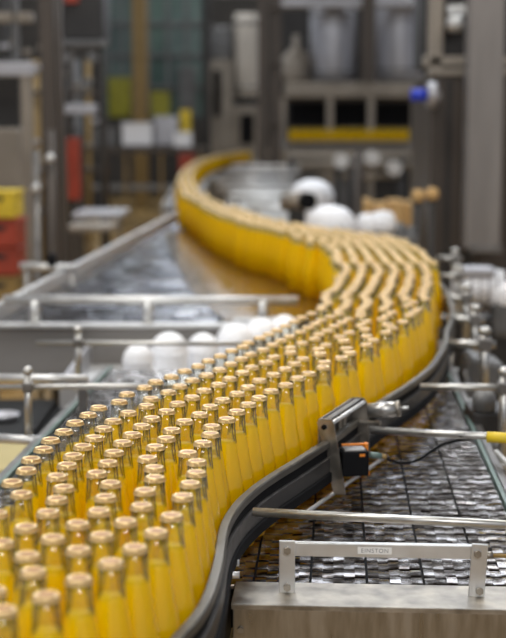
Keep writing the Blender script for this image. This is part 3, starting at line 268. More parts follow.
# front end beam
rotz = Matrix.Rotation(-math.atan(S), 3, 'Z')
def along(x, y=1.946): return y - S * x
xa, xb = -.030, 1.05; xm = (xa+xb)/2; L = xb-xa
bt = thing('end_beam', 'broad stained steel end beam across the front of the right-hand chain', 'beam', (xm, along(xm), 0))
bm = bmesh.new(); box(bm, (xm, along(xm)+.052, .999), (L, .104, .008), rotz, .0012); obj('top_flange', bm, 'steel_w', bt)
bm = bmesh.new(); box(bm, (xm, along(xm)+.003, .88), (L, .006, .233), rotz, .001); obj('front_face', bm, 'beam', bt)
bm = bmesh.new(); tube(bm, (xa+.012, along(xa)-.006, .965), (xa+.012, along(xa)+.004, .965), .005, 6); obj('bolt', bm, 'steel_w', bt)
for x in (.1, .9): obj('leg', one(box, (x, along(x)+.05, .381), (.06, .06, .762), None, .003), 'steel_d', bt)

# low crossbar on two plates, with its sticker
cb = thing('crossbar', 'low flat steel crossbar with white sticker, held by two upright plates', 'crossbar', (.19, 2.02, 1.003))
yb = 2.012
pl = pz(287, 592, 1.003).x; pr = pz(477, 592, 1.003).x
for x in (pl, pr):
    y = along(x, yb) - .008
    R = Matrix.Rotation(-math.atan(S), 3, 'Z') @ Matrix.Rotation(.05 if x == pr else 0.0, 3, 'Y')
    p = obj('support_plate', one(box, (x - (.002 if x == pr else 0), y, 1.042), (.0235, .005, .080), R, .0012), 'steel_l', cb)
    for z in (1.068, 1.012):
        obj('bolt', one(tube, (x - (.004 if x == pr and z > 1.05 else 0), y-.008, z), (x - (.004 if x == pr and z > 1.05 else 0), y, z), .0058, 6), 'steel_w', p)
xm2 = (pl+pr)/2
obj('flat_bar', one(box, (xm2, along(xm2, yb)+.002, 1.067), (pr-pl, .012, .020), rotz, .001), 'steel_l', cb)
sx = pt(374, 545, 2.01).x
st = obj('sticker', one(box, (sx, along(sx, yb)-.0045, 1.0675), (.050, .0006, .0105), rotz), 'sticker', cb)
fc = bpy.data.curves.new('lettering', 'FONT'); fc.body = 'EINSTON'; fc.size = .0088; fc.align_x = 'CENTER'; fc.align_y = 'CENTER'; fc.extrude = .0001; fc.space_character = 1.15
fo = bpy.data.objects.new('lettering_curve', fc); C.objects.link(fo); dg = bpy.context.evaluated_depsgraph_get()
me = bpy.data.meshes.new_from_object(fo.evaluated_get(dg)); bpy.data.objects.remove(fo)
me.transform(Matrix.Translation((sx, along(sx, yb)-.0052, 1.0675)) @ rotz.to_4x4() @ Matrix.Rotation(PI/2, 4, 'X'))
me.materials.clear(); me.materials.append(M['ink']); lo = bpy.data.objects.new('lettering', me); C.objects.link(lo); lo.parent = st
st_x = pr+.008
bm = bmesh.new(); tube(bm, (st_x, along(pr, yb), 1.062), (st_x+.012, along(pr, yb), 1.062), .006, 6); p = obj('end_nut', bm, 'steel_w', cb)
bm = bmesh.new(); tube(bm, (st_x+.012, along(pr, yb), 1.062), (st_x+.20, along(pr+.2, yb), 1.060), .003); obj('brass_rod', bm, 'ochre', cb)

# ------------------------------------------------------------------ guide rail
RP = [(-.125, 1.30), (-.100, 1.48), (-.084, 1.568), (-.064, 1.643), (-.052, 1.724), (-.044, 1.85), (-.040, 2.0), (-.025, 2.114), (-.001, 2.21), (.028, 2.30), (.082, 2.44),
      (.143, 2.60), (.205, 2.78), (.268, 2.95), (.325, 3.09), (.384, 3.25), (.435, 3.42), (.507, 3.715), (.551, 3.955), (.600, 4.2), (.642, 4.5), (.686, 4.95), (.706, 5.40), (.698, 5.75), (.655, 6.02), (.55, 6.25), (.40, 6.50), (.24, 6.82), (.095, 7.4)]
RPATH = catmull([Vector((x - .009*min(1, max(0, (2.5-y)/.3)) - .012*max(0, min(1, (y-3.5)/.5)), (y-.0757)/.991)) for x, y in RP], 8)
gr = thing('guide_rail', 'curved steel and black guide rail hugging the right edge of the bottle queue', 'guide rail', (.03, 2.3, 1.0))
obj('top_rail', one(sweep, RPATH, 0, .015, 1.108, 1.120), 'rail', gr)
obj('wear_strip', one(sweep, RPATH, .001, .010, 1.090, 1.108), 'black', gr)
obj('lower_rail', one(sweep, RPATH, .001, .015, 1.062, 1.090), 'rail_dark', gr)
obj('wear_strip', one(sweep, RPATH, .001, .019, 1.044, 1.062), 'black', gr)
for px, py in ((234, 563), (234, 575)):
    p = pz(px, py, 1.045); obj('bolt', one(tube, p - Vector((.012, 0, 0)), p + Vector((.008, 0, 0)), .0052, 10), 'steel_l', gr)

# rods that hold the rails, each with its clamp post outside the bed
def rail_support(label, a, b, r, post, z0, group=None, over=.03, sleeve=None, footdir=1):
    a = Vector(a); b = Vector(b); d = (b-a).normalized()
    base = Vector((*post, z0)); t = thing('rail_support', label, 'rail support', base, group)
    e = b + d*over
    obj('rod', one(tube, a, e, r, 16), 'steel', t)
    top = max(a.z, b.z) + .030
    obj('post', one(tube, (post[0], post[1], z0), (post[0], post[1], top), r*1.25, 14), 'steel', t)
    bm = bmesh.new(); lathe(bm, [(0, 0), (r*1.5, 0), (r*1.7, .004), (r*1.7, .010), (r*1.1, .016), (0, .018)], (post[0], post[1], top)); obj('knob', bm, 'steel', t)
    bm = bmesh.new(); box(bm, (post[0], post[1], b.z), (r*3.4, r*3.6, r*3.2), None, .003); obj('clamp', bm, 'steel_d', t)
    bm = bmesh.new(); box(bm, (post[0]+footdir*.035, post[1], z0), (.10, .032, .012), None, .003); box(bm, (post[0]+footdir*.085, post[1]-.012, z0-.03), (.014, .03, .07), None, .003)
    obj('foot', bm, 'steel', t)
    return t
# right side
def RZ(px, py, z=1.108): return pz(px, py, z)
a = RZ(253, 512); b = RZ(506, 525)
rail_support('nearest thick steel rod reaching right from the guide rail, just above the flat crossbar', a, b+Vector((.12, -.02, 0)), .0068, (b.x+.12, b.y-.02), .93, None, .03, footdir=-1)
a = RZ(370, 430); b = RZ(490, 437)
t = rail_support('steel rod behind the sensor with a yellow sleeve at its right end', a, b+Vector((.10, -.02, 0)), .0072, (b.x+.10, b.y-.02), .93, None, .03, footdir=-1)
obj('yellow_sleeve', one(tube, RZ(487, 437), RZ(516, 438.6), .0105, 14), 'yellow', t)['label'] = 'yellow tape sleeve'
for i, (x0, x1, y, xp, lab) in enumerate((
        (420, 496, 387, 504, 'steel rod and thick post beside the narrow strip of chain right of the rail bend'),
        (448, 478, 343.5, 484.5, 'fourth right-hand rail rod from the front, above the grey gearbox'),
        (447, 472, 319, 475, 'fifth right-hand rail rod from the front, bright stub in front of the motor'),
        (442, 462, 297.5, 466, 'sixth rail rod from the front on the right, level with the motor top'),
        (440, 454, 276, 459, 'seventh rail rod from the front on the right, blurred, left of the motor'),
        (437, 453, 258, 455, 'farthest rail rod on the right, against the dark cabinet'))):
    a = RZ(x0, y); b = RZ(x1, y+.6); q = RZ(xp, y+.6)
    rail_support(lab, a, Vector((q.x, q.y, b.z)), .0082 if i == 0 else .0105, (q.x, q.y), .95 if i else .93, 'rail supports on the right of the bottles', .03, footdir=-1)
# left side
b = RZ(78, 343); a = RZ(330, 352)
rail_support('thin steel rod with upright clamp post in front of the brown-grey panel', Vector((.05, 3.74, b.z)), b, .0068, (b.x, b.y), .985, 'rail supports on the left of the bottles', .115)
b = RZ(28, 387); 
rail_support('lower steel rod with knobbed post at the left edge, pointing at the bottles', Vector((-.02, 3.12, 1.108)), b, .0068, (b.x, b.y), .985, 'rail supports on the left of the bottles', .12)
p = pz(-4, 378, 1.09); q = pz(88, 379, 1.09)
t = thing('cross_rod', 'pale thick steel rod just behind the lower left rail rod', 'rod', tuple(q)); obj('rod', one(tube, p, q, .0105, 16), 'steel_l', t); obj('mount', one(box, (q.x-.012, q.y, 1.028), (.022, .022, .12), None, .003), 'steel_d', t)
p = pz(-6, 438, .99); q = pz(43, 441, .99)
tag(obj('cross_tube', one(tube, p, q + (q-p).normalized()*.01, .0105, 16), 'steel_l'), 'short pale steel tube at the left edge beside the nearest bottles', 'tube')

# ------------------------------------------------------------------ sensor bracket and sensor
sb = thing('sensor_bracket', 'folded steel bracket clamped to the guide rail holding the black sensor', 'bracket', (.15, 2.55, 1.03))
A0 = Vector((.139, 2.50, 0)); d = Vector((.345, .94, 0)).normalized(); nr = Vector((d.y, -d.x, 0))
def plate(bm, o, w_top, w_bot, z0, z1, lean, th=.005):
    """tapering upright plate across the rail: o foot centre, widths along nr, lean shifts its top back along nr"""
    vs = []
    for z, w, sh in ((z0, w_bot, lean), (z1-.008, w_top, 0), (z1, w_top*.62, 0)):
        for u in (-w/2, w/2):
            for v in (-th/2, th/2): vs.append(bm.verts.new(o + nr*(u+sh) + d*v + Vector((0, 0, z))))
    for i in (0, 4):
        a, b_, c_, e = i, i+1, i+2, i+3
        for f in ((a, b_, b_+4, a+4), (c_, a, a+4, c_+4), (e, c_, c_+4, e+4), (b_, e, e+4, b_+4)): bm.faces.new([vs[k] for k in f])
    bm.faces.new([vs[k] for k in (0, 2, 3, 1)]); bm.faces.new([vs[k] for k in (8, 9, 11, 10)])
A0 = A0 - nr*.007; P0 = A0; P1 = A0 + d*.215
bm = bmesh.new(); plate(bm, P0, .032, .022, 1.022, 1.160, .028, .004); obj('front_plate', bm, 'steel_w', sb)
bm = bmesh.new(); plate(bm, P1, .036, .030, 1.045, 1.160, .010, .004); obj('rear_plate', bm, 'steel_w', sb)
mid = (P0+P1)/2; rz = Matrix.Rotation(math.atan2(d.y, d.x), 3, 'Z')
bm = bmesh.new(); box(bm, mid - nr*.013 + Vector((0, 0, 1.135)), (.215, .004, .046), rz, .001); box(bm, mid + nr*0 + Vector((0, 0, 1.157)), (.215, .010, .003), rz); obj('back_web', bm, 'steel_d', sb)
obj('tie_rod', one(tube, P0 + nr*.012 + Vector((0, 0, 1.152)), P1 + nr*.012 + Vector((0, 0, 1.152)), .0040, 12), 'steel_l', sb)
for k in (.30, .52, .66):
    bm = bmesh.new(); box(bm, P0 + d*.215*k - nr*.006 + Vector((0, 0, 1.105)), (.014, .004, .09), rz, .001); obj('rib', bm, 'steel_w', sb)
obj('bolt', one(tube, P0 - d*.006 - nr*.002 + Vector((0, 0, 1.145)), P0 + d*.002 - nr*.002 + Vector((0, 0, 1.145)), .005, 8), 'black', sb)
obj('clamp_block', one(box, P0 - nr*.022 + d*.004 + Vector((0, 0, 1.075)), (.020, .016, .055), rz, .002), 'steel_d', sb)
obj('bolt', one(tube, P0 - nr*.016 - d*.014 + Vector((0, 0, 1.062)), P0 - nr*.016 + Vector((0, 0, 1.062)), .006, 6), 'steel_l', sb)
# stop cylinder on the rear plate
cyl = thing('stop_cylinder', 'small steel cylinder block with a pin, mounted behind the sensor bracket', 'cylinder', tuple(P1 + nr*.03 + Vector((0, 0, 1.14))))
q = P1 + nr*.018 + d*.01; ax = (nr*1.0 + d*.15 + Vector((0, 0, .12))).normalized()
bm = bmesh.new(); tube(bm, q + Vector((0, 0, 1.133)), q + ax*.060 + Vector((0, 0, 1.133)), .0150, 20); obj('body', bm, 'steel', cyl)
bm = bmesh.new(); tube(bm, q + ax*.056 + Vector((0, 0, 1.133)), q + ax*.063 + Vector((0, 0, 1.133)), .0160, 20); obj('end_ring', bm, 'steel_w', cyl)
bm = bmesh.new(); tube(bm, q + ax*.063 + Vector((0, 0, 1.133)), q + ax*.080 + Vector((0, 0, 1.133)), .0035, 10); obj('pin', bm, 'steel_l', cyl)
obj('arm', one(box, P1 + nr*.012 + Vector((0, 0, 1.112)), (.012, .07, .008), rz, .002), 'steel_w', cyl)
# sensor
c0 = pt(354, 462, 2.52); sn = thing('photo_sensor', 'black box-shaped photo sensor with orange backplate on the steel bracket', 'sensor', tuple(c0))
rs = Matrix.Rotation(.12, 3, 'Z')
def lc(x, y, z): return c0 + rs @ Vector((x, y, z))
bm = bmesh.new(); box(bm, c0, (.050, .036, .047), rs, .004); h = obj('housing', bm, 'black', sn)
obj('lid', one(box, lc(-.001, 0, .0245), (.040, .032, .005), rs, .002), 'steel_d', h)
obj('orange_mark', one(box, lc(.012, -.0183, .0165), (.010, .001, .005), rs), 'orange', h)['label'] = 'small orange mark'
bm = bmesh.new(); box(bm, lc(.0265, .022, .002), (.008, .012, .058), rs, .0025); box(bm, lc(.004, .024, .0275), (.046, .006, .004), rs, .001); box(bm, lc(.0265, .012, -.022), (.006, .03, .008), rs, .002); obj('backplate', bm, 'orange', sn)['label'] = 'orange backplate'
obj('connector', one(tube, lc(.030, .004, .012), lc(.052, .006, .008), .006, 12), 'green', sn)
obj('cable_gland', one(tube, lc(.052, .006, .008), lc(.062, .007, .006), .0045, 10), 'ochre', sn)
cpts = [lc(.060, .007, .006), pt(391, 460.5, 2.57), pt(404, 463, 2.56), pt(418, 460, 2.57), pt(432, 451, 2.59), pt(446, 443.5, 2.62), pt(470, 438.5, 2.63), pt(489, 436.5, 2.63)]
tag(pipe('sensor_cable', cpts, .0026, 'black'), 'thin black cable sagging from the sensor to the yellow sleeve', 'cable')
# low rods on the chain
def lowrod(a, b, r, lab, cat='rod'):
    tag(obj('diagonal_rod', one(tube, a, b, r, 10), 'steel_l'), lab, cat)
lowrod(pz(300, 517, 1.012), pz(386, 456, 1.012), .0036, 'thin bright steel rod slanting over the chain under the sensor')
lowrod(pz(496, 452, 1.02), pz(520, 476, 1.02), .0055, 'short bright steel tube slanting off the right edge below the yellow sleeve')

# ------------------------------------------------------------------ bottles
FARPATH = [(-.62, 12.3), (-.68, 14), (-.735, 16), (-.77, 18), (-.765, 20), (-.72, 22), (-.61, 24.2), (-.42, 26.6), (-.17, 29.1)]
BD = [tuple(float(v)/1e4 for v in p.split(',')) for p in BOTTLES.split()]
gm = bmesh.new()
lathe(gm, [(0, .002), (.024, 0), (.0285, .004), (.029, .010), (.029, .104), (.0280, .114), (.0252, .130), (.0218, .150), (.0185, .170), (.0158, .190), (.0142, .204), (.0142, .210), (.0134, .212), (.0132, .225),
           (.0098, .225), (.0098, .208), (.0112, .200), (.0134, .1905)], seg=24)
me_g = bpy.data.meshes.new('glass_body')
for f in gm.faces: f.material_index = 0 if f.calc_center_median().z > .189 else 1
gm.to_mesh(me_g); gm.free(); me_g.materials.append(M['glass']); me_g.materials.append(M['glass_full'])
jm = bmesh.new()
lathe(jm, [(0, .006), (.027, .006), (.0287, .011), (.0287, .104), (.0277, .114), (.0249, .130), (.0215, .150), (.0182, .170), (.0152, .188), (.0138, .193), (0, .193)], seg=24)
bmesh.ops.recalc_face_normals(jm, faces=jm.faces[:])
me_j = bpy.data.meshes.new('juice'); jm.to_mesh(me_j); jm.free(); me_j.materials.append(M['juice'])
cm = bmesh.new()
lathe(cm, [(0, .2295), (.0070, .2294), (.0090, .2292), (.0100, .2298), (.0116, .2300), (.0127, .2295), (.0131, .2284), (.0135, .2255), (.0141, .2238), (.0130, .2236), (.0128, .2260), (0, .2262)],
      seg=42, mod=lambda i, k: (.0007 if k % 2 else -.0005) if i in (7, 8, 9) else 0)
for f in cm.faces:
    if f.calc_center_median().z < .2287: f.smooth = False
bmesh.ops.recalc_face_normals(cm, faces=cm.faces[:])
me_c = bpy.data.meshes.new('crown_cap')
for f in cm.faces:
    q = f.calc_center_median(); f.material_index = 1 if q.z > .2265 and math.hypot(q.x, q.y) < .0082 else 0
cm.to_mesh(me_c); cm.free(); me_c.materials.append(M['cap']); me_c.materials.append(M['cap_disc'])
GL = 'clear bottles of yellow juice in the near part of the queue'
LB = 'gold-capped clear bottle of yellow juice, packed among its neighbours in the near queue'
SPECIAL = {}
def nearest(px, py):
    q = pz(px, py, 1.23); return min(range(300), key=lambda i: (BD[i][0]-q.x)**2 + (BD[i][1]-q.y)**2)
SPECIAL[nearest(46.4, 593.9)] = 'juice bottle at the very front of the queue, its cap blurred near the bottom edge'
SPECIAL[nearest(172, 514)] = 'juice bottle with gold cap beside the guide rail, nearest with its whole neck showing'
SPECIAL[nearest(136, 546)] = 'juice bottle with bright-topped cap, one further forward than the one against the rail'
SPECIAL[nearest(11.9, 480.6)] = 'juice bottle on the left outer row, its cap cut by the left edge'
root0 = None
for i, (x, y) in enumerate(BD[:300]):
    if root0 is None:
        r = bpy.data.objects.new('juice_bottle', None); r.empty_display_size = .02; C.objects.link(r); root0 = r; ch = []
        for n, me in (('glass_body', me_g), ('juice', me_j), ('crown_cap', me_c)):
            c = bpy.data.objects.new(n, me); C.objects.link(c); c.parent = r; ch.append(c)
    else:
        r = root0.copy(); C.objects.link(r)
        for s_ in ch:
            c = s_.copy(); C.objects.link(c); c.parent = r
    r.location = (x, y, BED + .0006); r.rotation_euler = (random.uniform(-.012, .012), random.uniform(-.012, .012), random.uniform(0, 6.28))
    r['label'] = SPECIAL.get(i, LB); r['category'] = 'bottle'; r['group'] = GL
# the rest of the queue, one object
def simple_bottle(bm, x, y, z0, far):
    seg = 12 if not far else 8
    o = []
    pf = [(0, 0), (.029, .004), (.029, .104), (.0252, .130), (.0185, .170), (.0146, .200), (.0134, .222)]
    n0 = len(bm.faces)
    lathe(bm, pf, (x, y, z0), seg)
    lathe(bm, [(.0145, .222), (.0136, .2285), (.0115, .230), (0, .2285)], (x, y, z0), seg)
    bm.faces.ensure_lookup_table()
    for f in bm.faces[n0:]:
        zc = f.calc_center_median().z - z0
        f.material_index = 1 if zc > .222 else (2 if zc > .20 else 0)
M['neck'] = mat('far_neck_glass', (.42, .34, .10), .15)
bm = bmesh.new()
for x, y in BD[300:]:
    simple_bottle(bm, x, y, BED, y > 8)
me = bpy.data.meshes.new('distant_juice_bottles'); bm.to_mesh(me); bm.free()
for m in ('juice', 'cap', 'neck'): me.materials.append(M[m])
o = bpy.data.objects.new('distant_juice_bottles', me); C.objects.link(o)
o['kind'] = 'stuff'; tag(o, 'far stretch of the yellow bottle queue winding left and away between the conveyors', 'bottles')

MID = []
for (x, y) in FARPATH: MID.append(Vector((x, y)))
FP = catmull(MID, 6)
t = thing('curved_conveyor', 'narrow curved conveyor carrying the farthest bend of the yellow bottle queue', 'conveyor', (-.7, 16, 0))
obj('belt', one(sweep, FP, -.16, .16, .955, .9995), 'steel_d', t)
obj('side_guard', one(sweep, FP, .165, .185, .90, 1.02), 'steel', t); obj('side_guard', one(sweep, FP, -.185, -.165, .90, 1.02), 'steel', t)
for k in (1, 3, 5, 7): obj('leg', one(box, (MID[k].x, MID[k].y, .4775), (.08, .08, .955)), 'steel_d', t)
# ------------------------------------------------------------------ far conveyor section, left
FX0, FX1 = -1.25, -.66
wide = thing('wide_conveyor', 'wide blue-grey slat conveyor running off behind the left panel', 'conveyor', (-.6, 5, 0))
for i in range(9):
    bm = bmesh.new(); strand(bm, -1.21 + .0864*(i+.5), 5.0, (12.2 if i < 2 else 9.4) if i else 12.2, .0864, False, 50+i, z=BED-.006, pitch=.075, glint=4.0)
    obj('chain_strand', bm, 'chain_far', wide)
bm = bmesh.new(); slab(bm, -1.22, -.215, 4.97, 9.45, .93, .99); slab(bm, -1.22, -1.04, 9.45, 12.25, .93, .99); obj('carry_pan', bm, 'under', wide)
bm = bmesh.new()
lft = [(-.10, 4.99), (-.27, 6.0), (-.48, 8.0), (-.60, 9.4)]; rgt = [(.25, 4.99), (.32, 6.0), (.18, 8.0), (.16, 9.4)]  # diagonal outline follows the bottles' reflection painted on this plate
rows = [[bm.verts.new((a[0], a[1], z)) for a, z in ((l, .9925), (l, .9996), (r_, .9996), (r_, .9925))] for l, r_ in zip(lft, rgt)]
for p, q in zip(rows, rows[1:]):
    for k in range(4): bm.faces.new((p[k], p[(k+1) % 4], q[(k+1) % 4], q[k]))
bm.faces.new(rows[0]); bm.faces.new(rows[-1][::-1]); obj('reflection_plate', bm, 'brown_reflection', wide)['label'] = 'wet steel plate beside the bottles, coloured brown for their reflection'
bm = bmesh.new(); slab(bm, -1.25, -1.22, 4.97, 12.3, .93, 1.05); obj('side_rail', bm, 'steel_l', wide)
for y in (6.5, 9, 11.5): obj('leg', one(box, (bx(-1.1, y), y, .465), (.07, .07, .93)), 'steel_d', wide)
pn = thing('splash_guard', 'brown-grey steel side panel with a pale top lip, behind the left rods', 'panel', (-.7, 4.93, .8))
obj('sheet', one(box, (-.62, 4.93, .905), (1.28, .02, .19), None, .003), 'panel', pn)
obj('top_lip', one(box, (-.62, 4.905, .995), (1.28, .045, .016), None, .004), 'steel_l', pn)
for x in (-.95, -.35): obj('leg', one(box, (x, 4.97, .405), (.06, .05, .81)), 'steel_d', pn)
hr = thing('handrail', 'bright round steel rail on short posts across the left conveyor front', 'rail', (-.4, 4.95, 1.0))
p = pt(4, 299.5, 4.93); q = pt(298, 301, 4.93)
obj('rail_tube', one(tube, p, q, .0165, 16), 'steel_l', hr)
for x in (35, 148, 263):
    s_ = pt(x, 300, 4.93); obj('post', one(tube, (s_.x, 4.93, 1.003), (s_.x, 4.93, s_.z), .019, 14), 'steel_l', hr)
p = pt(232, 319, 4.88); q = pt(284, 320, 4.88)
tag(obj('short_rail', one(box, (p+q)/2, ((q-p).x, .03, .014), None, .004), 'steel_l'), 'short bright steel bar right of the panel, beside the bottle queue', 'bar')

# white domed containers
def dome(px, py, Y, r, hgt, lab, group, m='white', sq=1.0, z0=None):
    c = pt(px, py, Y); zt = c.z
    if z0 is not None: hgt = zt - z0
    prof = [(0, -hgt), (r*.9, -hgt), (r*.97, -hgt+.01)]
    for k in range(0, 9):
        a = PI/2*k/8; prof.append((r*math.cos(a), -r*sq + r*sq*math.sin(a)))
    bm = bmesh.new(); lathe(bm, prof, (0, 0, 0), 32)
    t = thing('white_dome', lab, 'container', (c.x, Y, zt-hgt), group)
    o = obj('shell', bm, m, t); o.matrix_parent_inverse = Matrix(); o.location = (0, 0, hgt)
    bm = bmesh.new(); lathe(bm, [(r*.98, 0), (r*1.05, .002), (r*1.05, .010), (r*.98, .012)], (0, 0, 0), 32); o = obj('rim', bm, m, t); o.matrix_parent_inverse = Matrix(); o.location = (0, 0, hgt - r*sq - .012)
    return t
DG = 'white domed containers between the panel and the bottles'
DL = []
for px, py, Y, r, lab in ((138, 344, 4.2, .046, 'leftmost and smallest white dome-topped container in front of the panel'),
                     (169, 332, 4.42, .060, 'second white dome-topped container from the left, below the panel lip'),
                     (203, 333, 4.52, .052, 'third white dome-topped container from the left, slightly lower than its neighbours'),
                     (235, 323, 4.66, .064, 'fourth white dome-topped container from the left, right of the panel'),
                     (261, 318, 4.74, .060, 'fifth white dome-topped container from the left, under the short bar'),
                     (284, 315, 4.83, .056, 'rightmost white dome-topped container, touching the line of caps')):
    t = dome(px, py, Y, r, .16, lab, DG, z0=.8681); DL.append(t)
tray = thing('tray', 'pale grey tray behind the left end of the chain bed, under the white domes', 'tray', (-.25, 4.45, .85))
obj('tray_floor', one(box, (-.20, 4.46, .862), (.74, .72, .012)), 'steel_l', tray)
bm = bmesh.new(); box(bm, (-.20, 4.10, .90), (.74, .012, .085)); box(bm, (-.57, 4.46, .90), (.012, .72, .085)); obj('tray_wall', bm, 'mauve', tray)
for x in (-.5, .1): obj('leg', one(box, (x, 4.2, .428), (.05, .05, .856)), 'steel_d', tray)
def rect(px0, py0, px1, py1, Y):
    a = pt(px0, py0, Y); b = pt(px1, py1, Y); return a.x, b.x, b.z, a.z
def bxr(bm, r, Y, dep, bev=0, rot=None):
    x0, x1, z0, z1 = r; box(bm, ((x0+x1)/2, Y+dep/2, (z0+z1)/2), (x1-x0, dep, z1-z0), rot, bev)
def B(name, m, parent, px0, py0, px1, py1, Y, dep, bev=.01, floor_=False):
    r = list(rect(px0, py0, px1, py1, Y))
    if floor_: r[2] = 0.0
    bm = bmesh.new(); bxr(bm, r, Y, dep, bev); return obj(name, bm, m, parent)

# under-bed machinery at the left
t = thing('drive_housing', 'black drive housing under the left rods beside the bed edge', 'housing', (-.9, 4.25, 0))
obj('body', one(box, (-.90, 4.25, .56), (.54, .86, .40), None, .02), 'under', t)
obj('lid', one(box, (-.90, 4.25, .77), (.48, .8, .02), None, .008), 'under', t)
obj('base', one(box, (-.90, 4.25, .18), (.46, .8, .36), None, .01), 'under', t)
t = thing('parts_box', 'low olive-yellow box at the left edge below the short pale tube', 'box', (-.66, 3.5, 0))
obj('body', one(box, (-.69, 3.55, .41), (.32, .34, .82), None, .01), 'sand', t)
obj('lid', one(box, (-.69, 3.55, .835), (.34, .36, .03), None, .006), 'sand', t)
c = pt(4, 414, 4.3)
tag(obj('glass_dish', one(lathe, [(0, 0), (.035, 0), (.05, .02), (.046, .02), (.033, .004), (0, .004)], (c.x, 4.3, .781), 24), 'mauve'), 'pale blue shallow dish on the black drive housing', 'dish')

# right side: gearbox, motor
t = thing('gear_motor', 'large pale grey rounded gear motor beyond the rail posts at the right edge', 'motor', (1.0, 5.6, 0))
c = pt(478, 292, 5.7)
bm = bmesh.new(); tube(bm, c + Vector((-.10, 0, .02)), c + Vector((.10, 0, .02)), .072, 28); obj('housing', bm, 'white', t)
for k in range(5): obj('cooling_fin', one(tube, c + Vector((-.075+k*.035, 0, .02)), c + Vector((-.069+k*.035, 0, .02)), .079, 28), 'mauve', t)
obj('terminal_box', one(box, c + Vector((-.01, -.02, .085)), (.13, .10, .045), None, .012), 'mauve', t)
bm = bmesh.new(); lathe(bm, [(0, -.05), (.06, -.05), (.075, -.03), (.075, .03), (.06, .05), (0, .05)], (c.x+.11, 5.68, c.z-.01), 28); obj('end_cap', bm, 'white', t)
bm = bmesh.new(); box(bm, c + Vector((.10, -.02, -.10)), (.10, .14, .17), None, .035); obj('gearbox', bm, 'grey', t)
obj('mount', one(box, (c.x+.02, 5.72, (c.z-.1)/2), (.22, .16, c.z-.1), None, .01), 'dark', t)
t = thing('gearbox', 'grey wedge-shaped gearbox under the fourth and fifth rail rods on the right', 'gearbox', (.66, 3.95, 0))
c = pt(478, 372, 4.0)
obj('body', one(box, c + Vector((.0, 0, -.02)), (.10, .16, .14), Matrix.Rotation(.25, 3, 'Y'), .015), 'grey', t)
obj('shaft_flange', one(tube, c + Vector((-.055, -.05, -.02)), c + Vector((-.03, -.05, -.02)), .035, 20), 'steel_d', t)
obj('stand', one(box, (c.x, 4.0, (c.z-.09)/2), (.08, .12, c.z-.09), None, .005), 'dark', t)
t = thing('drive_block', 'dark drive block with pale cap at the right edge beside the yellow sleeve', 'drive', (.62, 3.2, 0))
c = pt(490, 420, 3.25)
obj('body', one(box, c + Vector((.0, .02, -.03)), (.10, .14, .12), None, .01), 'dark', t)
bm = bmesh.new(); lathe(bm, [(0, .0), (.028, 0), (.028, .03), (.02, .045), (0, .048)], (c.x-.02, 3.22, c.z+.03), 20); obj('cap', bm, 'grey', t)
bm = bmesh.new(); tube(bm, c + Vector((-.02, -.06, -.05)), c + Vector((.06, -.06, -.05)), .022, 16); obj('shaft', bm, 'steel', t)
obj('stand', one(box, (c.x, 3.27, (c.z-.09)/2), (.07, .10, c.z-.09), None, .005), 'dark', t)

# the dark cabinet and steel column, right
Y = 8.6
t = thing('machine_cabinet', 'tall dark brown machine cabinet filling the right background', 'cabinet', (1.55, Y, 0))
B('body', 'brown', t, 432, 74, 600, 290, Y, 1.0, .01)
for x in (440, 590):
    B('leg', 'dark', t, x, 289, x+7, 400, Y+.1, .1, .005, True); B('leg', 'dark', t, x, 289, x+7, 400, Y+.8, .1, .005, True)
for k in range(5):
    B('door_seam', 'dark', t, 447+k*22, 80, 448.2+k*22, 290, Y-.012, .014, 0)
B('top_rail', 'beige', t, 430, 68, 600, 76, Y-.03, .2)
t = thing('upper_frame', 'beige and black equipment frame standing above the dark cabinet', 'frame', (1.5, Y+.1, 2.0))
B('back', 'dark', t, 424, -30, 600, 68, Y+.25, .5)
B('left_post', 'beige', t, 430, -30, 443, 68, Y+.1, .10)
B('cross_rail', 'steel_l', t, 448, 5, 474, 15, Y+.1, .10)
B('cross_rail', 'beige', t, 424, 56, 600, 66, Y+.1, .10)
c = pt(456, 23, Y)
obj('valve', one(lathe, [(0, -.05), (.04, -.045), (.055, 0), (.04, .045), (0, .05)], (c.x, Y+.06, c.z), 20), 'steel_l', t)
t = thing('steel_column', 'broad pale grey steel column standing in front of the dark cabinet', 'column', (1.42, 8.3, 0))
B('column', 'column_paint', t, 471, -40, 500, 249, 8.2, .18, .008)
B('foot_plate', 'steel_d', t, 470, 246, 502, 253, 8.19, .22, .004)
B('lower_post', 'brown', t, 479, 253, 492, 320, 8.28, .08, .004, True)
t = thing('blue_motor', 'small bright blue motor with a pale disc, left of the dark cabinet', 'motor', tuple(pt(420, 94, 8.3)))
a = pt(411, 95, 8.3); b = pt(427, 95, 8.3)
obj('body', one(tube, a, b, .036, 24), 'blue', t); obj('flange_disc', one(tube, b, b + Vector((.055, 0, 0)), .075, 28), 'mauve', t)
obj('arm', one(box, b + Vector((.06, .15, -.0)), (.04, .34, .04)), 'steel_d', t)

